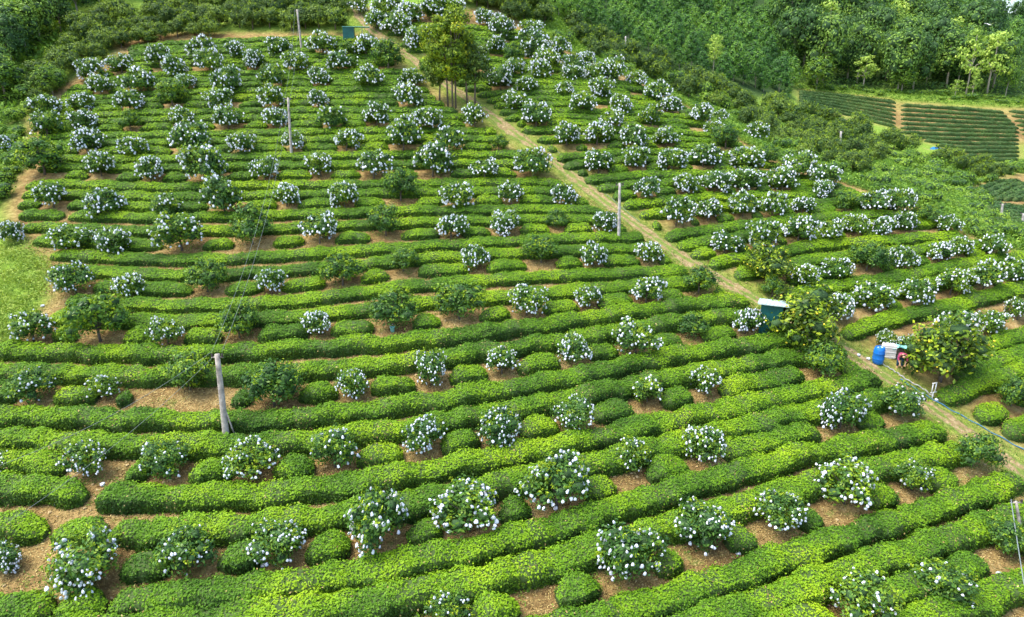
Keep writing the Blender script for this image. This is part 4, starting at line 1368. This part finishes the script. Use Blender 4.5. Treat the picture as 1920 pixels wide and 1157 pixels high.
pb1, pt1 = pole((407, 664), (425, 826), 0.155, 'concrete', 'thick weathered concrete pole leaning left among the lower left hedges', True)
pb2, pt2 = pole((1162, 343), (1160, 455), 0.115, 'palepole', 'pale mottled concrete pole standing close to the middle of the path')
pb3, pt3 = pole((540, 183), (547, 298), 0.12, 'concrete', 'thin grey pole rising from a bagged tree in the upper left rows')
pb4, pt4 = pole((557, 18), (566, 98), 0.12, 'concrete', 'thin grey pole near the top edge before the dark orchard')
pb5, pt5 = pole((1173, 68), (1173, 120), 0.12, 'palepole', 'thin white pole on the crest before the plantation hillside')
pb6, pt6 = pole((1577, 246), (1573, 300), 0.14, 'palepole', 'short white pole among shrubs on the right crest')
pb7, pt7 = pole((1880, 382), (1876, 414), 0.12, 'palepole', 'left one of two slim white posts at the small terrace')
pb8, pt8 = pole((1919, 400), (1916, 426), 0.12, 'palepole', 'right one of two slim white posts at the small terrace')
pb9, pt9 = pole((1905, 940), (1916, 1010), 0.075, 'concrete', 'slim grey post at the lower right edge holding dark insulators')


def wire(lab, p, q, sag, rad=0.007):
    a = np.array(p, float)
    m = span(a * 0, np.array(q, float) - a, sag, rad)
    tag(m.build('power_cable', [M['cable']], None, tuple(a)), lab, 'cable')


off = np.array([0.24, 0, 0.12])
off2 = np.array([-0.24, 0, 0.12])
wire('left cable sagging up the slope from the thick leaning pole', pt1 + off2, pt3 + off2, 1.6)
wire('right cable sagging up the slope from the thick leaning pole', pt1 + off, pt3 + off, 1.5)
wire('left cable between the two thin poles of the upper left rows', pt3 + off2, pt4 + off2, 0.7)
wire('right cable between the two thin poles of the upper left rows', pt3 + off, pt4 + off, 0.7)
gp, _ = at([-60], [985])
wire('upper cable dropping left from the thick leaning pole', pt1 + off2, gp[0] + np.array([0, 0, 2.2]), 0.6)
wire('lower cable dropping left from the thick leaning pole', pt1 + off2 + np.array([0, 0, -.3]), gp[0] + np.array([2.2, -1.0, 0.6]), 0.4)
gp, _ = at([1906], [1180])
wire('dark cable falling straight down from the slim lower right post', pt9 + np.array([-0.26, 0, 0.1]), gp[0] + np.array([0, -1.0, 0.0]), 0.05, 0.022)

# teal hut by the path
P, Z = at([1443], [622])
hut = tag(empty('tool_hut', tuple(P[0]), R(-24)), 'teal metal hut with white sheet roof beside the path', 'hut')
hb = MB()
hw_, hd_, hh_ = 1.3, 1.25, 1.9
n_ = 26
for (ax, ay, bx, by) in ((-1, -1, 1, -1), (1, -1, 1, 1), (1, 1, -1, 1), (-1, 1, -1, -1)):
    t = np.linspace(0, 1, n_)
    rip = 0.012 * (np.arange(n_) % 2)
    nxn, nyn = (by - ay) / 2, -(bx - ax) / 2
    x = (ax + (bx - ax) * t) * hw_ / 2 + nxn * rip
    y = (ay + (by - ay) * t) * hd_ / 2 + nyn * rip
    V = np.concatenate([np.stack([x, y, np.full(n_, -0.25)], -1), np.stack([x, y, np.full(n_, hh_) - 0.12 * y], -1)])
    i = np.arange(n_ - 1)
    hb.add(V, np.stack([i, i + 1, i + 1 + n_, i + n_], -1), 0)
hb.build('wall', [M['teal']], hut)
rb = MB()
rb.box((0.08, 0, hh_ + 0.06), (hw_ + 0.55, hd_ + 0.5, 0.05), 0, 0, R(-5))
for i in range(9):
    rb.box((-0.85 + i * 0.23, 0, hh_ + 0.098), (0.05, hd_ + 0.48, 0.03), 0, 0, R(-5))
rb.build('roof', [M['whiteroof']], hut)
db = MB()
db.box((0.1, -hd_ / 2 - 0.022, 0.72), (0.7, 0.02, 1.38))
dr = db.build('door', [M['teal']], hut)
kb = MB()
kb.box((0.38, -hd_ / 2 - 0.045, 0.85), (0.04, 0.04, 0.14))
kb.build('handle', [M['greypipe']], dr)

# far teal shed with an aqua sheet
P, Z = at([655], [76])
sh = tag(empty('tool_shed', tuple(P[0]), R(8)), 'small far teal shed with pale sheet roof near the top edge', 'shed')
sb = MB()
sb.box((0, 0, 0.6), (1.3, 1.2, 1.7))
sb.build('wall', [M['teal']], sh)
sb = MB()
sb.box((0.9, 0.05, 1.48), (3.2, 1.5, 0.05))
sb.build('roof', [M['aqua']], sh)
sb = MB()
for x in (1.6, 2.4):
    sb.box((x, -0.6, 0.7), (0.06, 0.06, 1.52))
sb.build('post', [M['greypipe']], sh)

# blue barrel
P, Z = at([1645], [681])
bb = tag(empty('plastic_barrel', tuple(P[0])), 'upright blue plastic barrel standing on the path edge', 'barrel')
mb = MB()
prof = [(0.26, 0.0), (0.31, 0.03), (0.325, 0.2), (0.335, 0.28), (0.345, 0.30), (0.335, 0.32), (0.335, 0.62), (0.345, 0.64), (0.335, 0.66), (0.325, 0.80), (0.30, 0.93), (0.27, 0.96), (0.27, 1.0), (0.25, 1.0), (0.25, 0.965), (0.0, 0.965)]
mb.lathe(prof, 20)
bd = mb.build('barrel_body', [M['blue']], bb)
mb = MB()
for x in (-.12, .12):
    mb.lathe([(0.05, 0), (0.05, 0.03), (0.0, 0.03)], 8, 0, (x, 0, 0.965))
mb.build('bung', [M['white']], bb)
mb = MB()
a = np.linspace(-1.95, -1.35, 6)
V = np.concatenate([np.stack([0.341 * np.cos(a), 0.341 * np.sin(a), np.full(6, 0.64 - 0.02)], -1), np.stack([0.341 * np.cos(a), 0.341 * np.sin(a), np.full(6, 0.36)], -1)])

bb.scale = (1.0, 1.0, 1.08)

# white board with an aqua sheet behind it
P, Z = at([1668], [672])
wb = tag(empty('water_tank', tuple(P[0] + np.array([0, 0.25, 0])), R(-12)), 'pale square tank beside the blue barrel', 'tank')
mb = MB()
mb.box((0, 0, 0.42), (0.72, 0.55, 0.84))
mb.build('tank_wall', [M['whitecloth']], wb)
mb = MB()
for z in (0.1, 0.4, 0.7):
    mb.box((0, 0, z), (0.75, 0.58, 0.05))
mb.build('rib', [M['white']], wb)
P2, _ = at([1688], [655], 0.6)
tp = MB()
n_ = 10
gxx, gyy = np.meshgrid(np.linspace(-0.55, 0.55, n_), np.linspace(-0.3, 0.3, n_), indexing='ij')
gzz = 0.86 + 0.10 * np.cos(gxx * 3.5) * np.cos(gyy * 4) - 0.05 * np.sin(gxx * 9)
i, j = np.meshgrid(np.arange(n_ - 1), np.arange(n_ - 1), indexing='ij')
i, j = i.ravel(), j.ravel()
top = np.stack([gxx.ravel(), gyy.ravel(), gzz.ravel()], -1)
qd = np.stack([i * n_ + j, (i + 1) * n_ + j, (i + 1) * n_ + j + 1, i * n_ + j + 1], -1)
tp.add(top, qd, 0, True)
tp.add(top - np.array([0, 0, 0.03]), qd[:, ::-1], 0, True)
tag(tp.build('aqua_tarp', [M['aqua']], None, tuple(P2[0] + np.array([0, 0.1, -0.12]))), 'crumpled aqua sheet lying over crates beside the crouching worker', 'tarp')
P3 = P2[0]
cr = MB()
cr.box((0, 0.1, 0.34), (0.8, 0.4, 0.68))
for z in (0.12, 0.34, 0.56):
    cr.box((0, -0.115, z), (0.8, 0.03, 0.09))
tag(cr.build('storage_crate', [M['bark']], None, tuple(P3)), 'dark slatted crate under the aqua sheet', 'crate')

# white two-legged stand by the hose
P, Z = at([1747], [748])
st = tag(empty('white_stand', tuple(P[0]), R(20)), 'white frame on a single leg beside the hose', 'stand')
mb = MB()
mb.tube([(0.03, 0, -0.1), (0.0, 0, 0.42)], 0.035, 6)
mb.build('leg', [M['white']], st)
mb = MB()
for x in (-0.13, 0.13):
    mb.tube([(x, 0, 0.42), (x, 0, 1.02)], 0.032, 6)
for z in (0.42, 1.02):
    mb.tube([(-0.19, 0, z), (0.26 if z < .6 else 0.16, 0, z)], 0.032, 6)
mb.build('frame', [M['white']], st)


def ground_tube(name, pts, rad, mat, lab, cat, lift=0.05):
    u = np.array([p[0] for p in pts], float)
    t = np.linspace(0, len(pts) - 1, 60)
    P, _ = at(np.interp(t, np.arange(len(pts)), u), np.interp(t, np.arange(len(pts)), [p[1] for p in pts]))
    P[:, 2] += lift + 0.03 * np.sin(np.arange(60) * 0.9)
    P = np.concatenate([smooth(P[:, :2], 2, 1), P[:, 2:]], 1)
    o = P[0].copy()
    mb = MB()
    mb.tube(P - o, rad, 6)
    tag(mb.build(name, [M[mat]], None, tuple(o)), lab, cat)


ground_tube('water_hose', [(1688, 712), (1712, 728), (1735, 742), (1780, 768), (1820, 790), (1870, 818), (1920, 845), (1990, 880)], 0.032, 'hose', 'blue water hose running down the right side of the path', 'hose')
ground_tube('water_pipe', [(1653, 684), (1668, 692), (1684, 702), (1700, 714), (1730, 730), (1750, 746)], 0.045, 'greypipe', 'grey water pipe lying from the barrel to the white stand', 'pipe', 0.06)
ground_tube('drip_line', [(1016, 262), (1064, 300), (1100, 335), (1122, 352), (1160, 385), (1200, 418)], 0.016, 'cable', 'thin dark drip line along the upper right path edge', 'hose')

# aqua bucket under a tree, blue and white sheets far right, white scrap far ridge
P, Z = at([736], [622])
bk = tag(empty('small_bucket', tuple(P[0])), 'small aqua bucket on bare soil below a dark citrus tree', 'bucket')
mb = MB()
mb.lathe([(0.10, 0.0), (0.12, 0.02), (0.15, 0.30), (0.16, 0.31), (0.14, 0.31), (0.11, 0.05), (0, 0.05)], 14)
mb.build('bucket_body', [M['aqua']], bk)
mb = MB()
t = np.linspace(0, math.pi, 12)
mb.tube(np.stack([0.15 * np.cos(t), 0 * t, 0.30 + 0.14 * np.sin(t)], -1), 0.008, 5)
mb.build('handle', [M['white']], bk)


def sheet(name, u, v, sx, sy, mat, lab, rz=0.3):
    P, Z = at([u], [v])
    mb = MB()
    n_ = 8
    a, b = np.meshgrid(np.linspace(-.5, .5, n_), np.linspace(-.5, .5, n_), indexing='ij')
    z = 0.9 - 0.9 * abs(a) ** 1.5 + 0.08 * np.sin(b * 14) + 0.25
    top = np.stack([a.ravel() * sx, b.ravel() * sy, z.ravel()], -1)
    i, j = np.meshgrid(np.arange(n_ - 1), np.arange(n_ - 1), indexing='ij')
    i, j = i.ravel(), j.ravel()
    qd = np.stack([i * n_ + j, (i + 1) * n_ + j, (i + 1) * n_ + j + 1, i * n_ + j + 1], -1)
    mb.add(top, qd, 0, True)
    mb.add(top - np.array([0, 0, 0.04]), qd[:, ::-1], 0, True)
    o = mb.build(name, [M[mat]], None, tuple(P[0] + np.array([0, 0, 0.3])))
    o.rotation_euler = (0, 0, rz)
    tag(o, lab, 'tarp')


sheet('covering_tarp', 1753, 291, 1.6, 1.2, 'blue', 'bright blue tarp tent on the bank below the wide terrace field')
sheet('covering_tarp', 1686, 271, 1.3, 1.0, 'white', 'pale white tarp lying at the lower end of the terrace footpath', -0.2)

# bird over the far wood: white egret gliding
Pb = ray(np.array([1856.0]), np.array([47.0]))[0] * 120 + np.array([0, 0, CAMZ])
br = tag(empty('white_bird', tuple(Pb), R(30)), 'white egret gliding before the far top right ridge', 'bird')
mb = MB()
mb.tube([(-0.42, 0, 0), (-0.25, 0, 0.03), (0, 0, 0.05), (0.25, 0, 0.03), (0.42, 0, 0.06), (0.56, 0, 0.05)], [0.02, 0.07, 0.11, 0.08, 0.045, 0.012], 8)
for s in (-1, 1):
    c = np.array([[0.15, 0.06 * s, 0.06], [-0.15, 0.06 * s, 0.06], [-0.2, 0.5 * s, 0.28], [0.16, 0.5 * s, 0.3], [-0.12, 1.0 * s, 0.36], [0.0, 1.0 * s, 0.38]])
    mb.add(c, np.array([[0, 1, 2, 3], [3, 2, 4, 5]]), 0)
    mb.add(c - np.array([0, 0, 0.02]), np.array([[3, 2, 1, 0], [5, 4, 2, 3]]), 0)
mb.build('bird_body', [M['white']], br)

# bags fallen on the soil
for n_, (u, v, lab) in enumerate(((104, 950, 'white bag fallen on bare soil under the lower left hedge row'), (500, 1064, 'fallen white bag above the lowest left hedge'), (1044, 953, 'fallen white bag on soil under the big middle bagged tree'), (674, 1044, 'fallen white bag below a wide bagged tree, bottom left of centre'), (1380, 1042, 'fallen white bag on soil right of centre near the bottom'), (1877, 1081, 'fallen white bag on soil beside the dark falling cable'), (846, 999, 'fallen white bag under the tree left of the bottom middle'), (197, 908, 'fallen white bag in the gap of the broken left hedge'), (1236, 892, 'fallen white bag between hedges right of the bottom middle'), (20, 677, 'white bag lying in the weeds at the left edge'), (3, 655, 'white bag at the upper corner of the left weeds'), (84, 575, 'white bag on the bare track beside the left weeds'), (1608, 666, 'small white scrap in the path middle beside the barrel'), (1624, 674, 'small white scrap on the path nearest the blue barrel'), (1755, 753, 'small white scrap at the foot of the white stand'))):
    P, Z = at([u], [v])
    o = link('fallen_bag', BAGME[n_ % 3], None, tuple(P[0] + np.array([0, 0, 0.09])))
    o.rotation_euler = (1.45, 0.2, n_ * 1.3)
    o.scale = (0.2, 0.2, 0.2)
    tag(o, lab, 'paper bag', 'white bags lying on the ground')

# ------------------------------------------------------------------ the worker bending among the crates


def skin_body(name, nodes, edges, mat, parent, sub=2):
    me = bpy.data.meshes.new(name)
    me.from_pydata([n[0] for n in nodes], edges, [])
    o = bpy.data.objects.new(name, me)
    COL.objects.link(o)
    sk = o.modifiers.new('skin', 'SKIN')
    for i, n in enumerate(nodes):
        v = me.skin_vertices[0].data[i]
        v.radius = (n[1], n[1]) if np.isscalar(n[1]) else n[1]
        v.use_root = i == 0
    sd = o.modifiers.new('sub', 'SUBSURF')
    sd.levels = sd.render_levels = sub
    dg = bpy.context.evaluated_depsgraph_get()
    m2 = bpy.data.meshes.new_from_object(o.evaluated_get(dg))
    bpy.data.objects.remove(o)
    bpy.data.meshes.remove(me)
    m2.name = name
    m2.materials.clear()
    m2.materials.append(mat)
    for p in m2.polygons:
        p.use_smooth = True
    return link(name, m2, parent)


P, Z = at([1686], [691])
man = tag(empty('person', tuple(P[0]), R(160)), 'person in maroon shirt and dark blue trousers bending beside the barrel', 'person')
# faces +Y in its own frame; hips back, trunk bent forward, hands reaching to the ground
N_ = [((0, -0.10, 0.78), 0.13), ((0, 0.05, 0.95), 0.125), ((0, 0.28, 1.06), 0.13), ((0, 0.42, 1.08), 0.09), ((0, 0.50, 1.08), 0.055), ((0, 0.60, 1.06), 0.085), ((0, 0.68, 1.02), 0.095), ((0, 0.74, 0.97), 0.06),
      ((0.17, 0.36, 1.04), 0.06), ((0.24, 0.46, 0.80), 0.045), ((0.16, 0.60, 0.60), 0.034), ((0.14, 0.64, 0.52), 0.03),
      ((-0.17, 0.36, 1.04), 0.06), ((-0.24, 0.46, 0.80), 0.045), ((-0.16, 0.60, 0.60), 0.034), ((-0.14, 0.64, 0.52), 0.03),
      ((0.11, -0.08, 0.70), 0.095), ((0.13, 0.04, 0.42), 0.065), ((0.13, -0.06, 0.10), 0.042), ((0.14, 0.08, 0.04), 0.035),
      ((-0.11, -0.08, 0.70), 0.095), ((-0.13, 0.04, 0.42), 0.065), ((-0.13, -0.06, 0.10), 0.042), ((-0.14, 0.08, 0.04), 0.035)]
E_ = [(0, 1), (1, 2), (2, 3), (3, 4), (4, 5), (5, 6), (6, 7), (2, 8), (8, 9), (9, 10), (10, 11), (2, 12), (12, 13), (13, 14), (14, 15), (0, 16), (16, 17), (17, 18), (18, 19), (0, 20), (20, 21), (21, 22), (22, 23)]
for s, wrist in ((1, 11), (-1, 15)):
    wx, wy, wz = N_[wrist][0]
    for fi in range(5):
        sp = (fi - 2) * 0.018
        base = len(N_)
        ln = (0.055, 0.085, 0.092, 0.084, 0.068)[fi]
        N_.append(((wx + sp * 0.9, wy + 0.02, wz - 0.045), 0.012))
        N_.append(((wx + sp * 1.5 + (0.02 * -s if fi == 0 else 0), wy + 0.035, wz - 0.045 - ln * 0.55), 0.010))
        N_.append(((wx + sp * 1.4, wy + 0.02, wz - 0.045 - ln), 0.008))
        E_ += [(wrist, base), (base, base + 1), (base + 1, base + 2)]
skin_body('body', N_, E_, M['skin'], man)
skin_body('shirt', [((0, -0.06, 0.84), 0.15), ((0, 0.06, 0.96), 0.15), ((0, 0.28, 1.06), 0.155), ((0, 0.41, 1.085), 0.10), ((0.18, 0.36, 1.04), 0.08), ((0.25, 0.46, 0.80), 0.06), ((0.2, 0.54, 0.70), 0.05), ((-0.18, 0.36, 1.04), 0.08), ((-0.25, 0.46, 0.80), 0.06), ((-0.2, 0.54, 0.70), 0.05)],
          [(0, 1), (1, 2), (2, 3), (2, 4), (4, 5), (5, 6), (2, 7), (7, 8), (8, 9)], M['maroon'], man)
skin_body('shirt_hem', [((-0.13, -0.10, 0.83), 0.055), ((0, -0.15, 0.86), 0.06), ((0.13, -0.10, 0.83), 0.055)], [(0, 1), (1, 2)], M['whitecloth'], man)
skin_body('trousers', [((0, -0.11, 0.76), 0.15), ((0.11, -0.08, 0.68), 0.115), ((0.13, 0.04, 0.42), 0.085), ((0.13, -0.05, 0.14), 0.065), ((-0.11, -0.08, 0.68), 0.115), ((-0.13, 0.04, 0.42), 0.085), ((-0.13, -0.05, 0.14), 0.065)],
          [(0, 1), (1, 2), (2, 3), (0, 4), (4, 5), (5, 6)], M['navy'], man)
skin_body('hair', [((0, 0.56, 1.10), 0.085), ((0, 0.64, 1.085), 0.10), ((0, 0.70, 1.06), 0.08)], [(0, 1), (1, 2)], M['hair'], man)
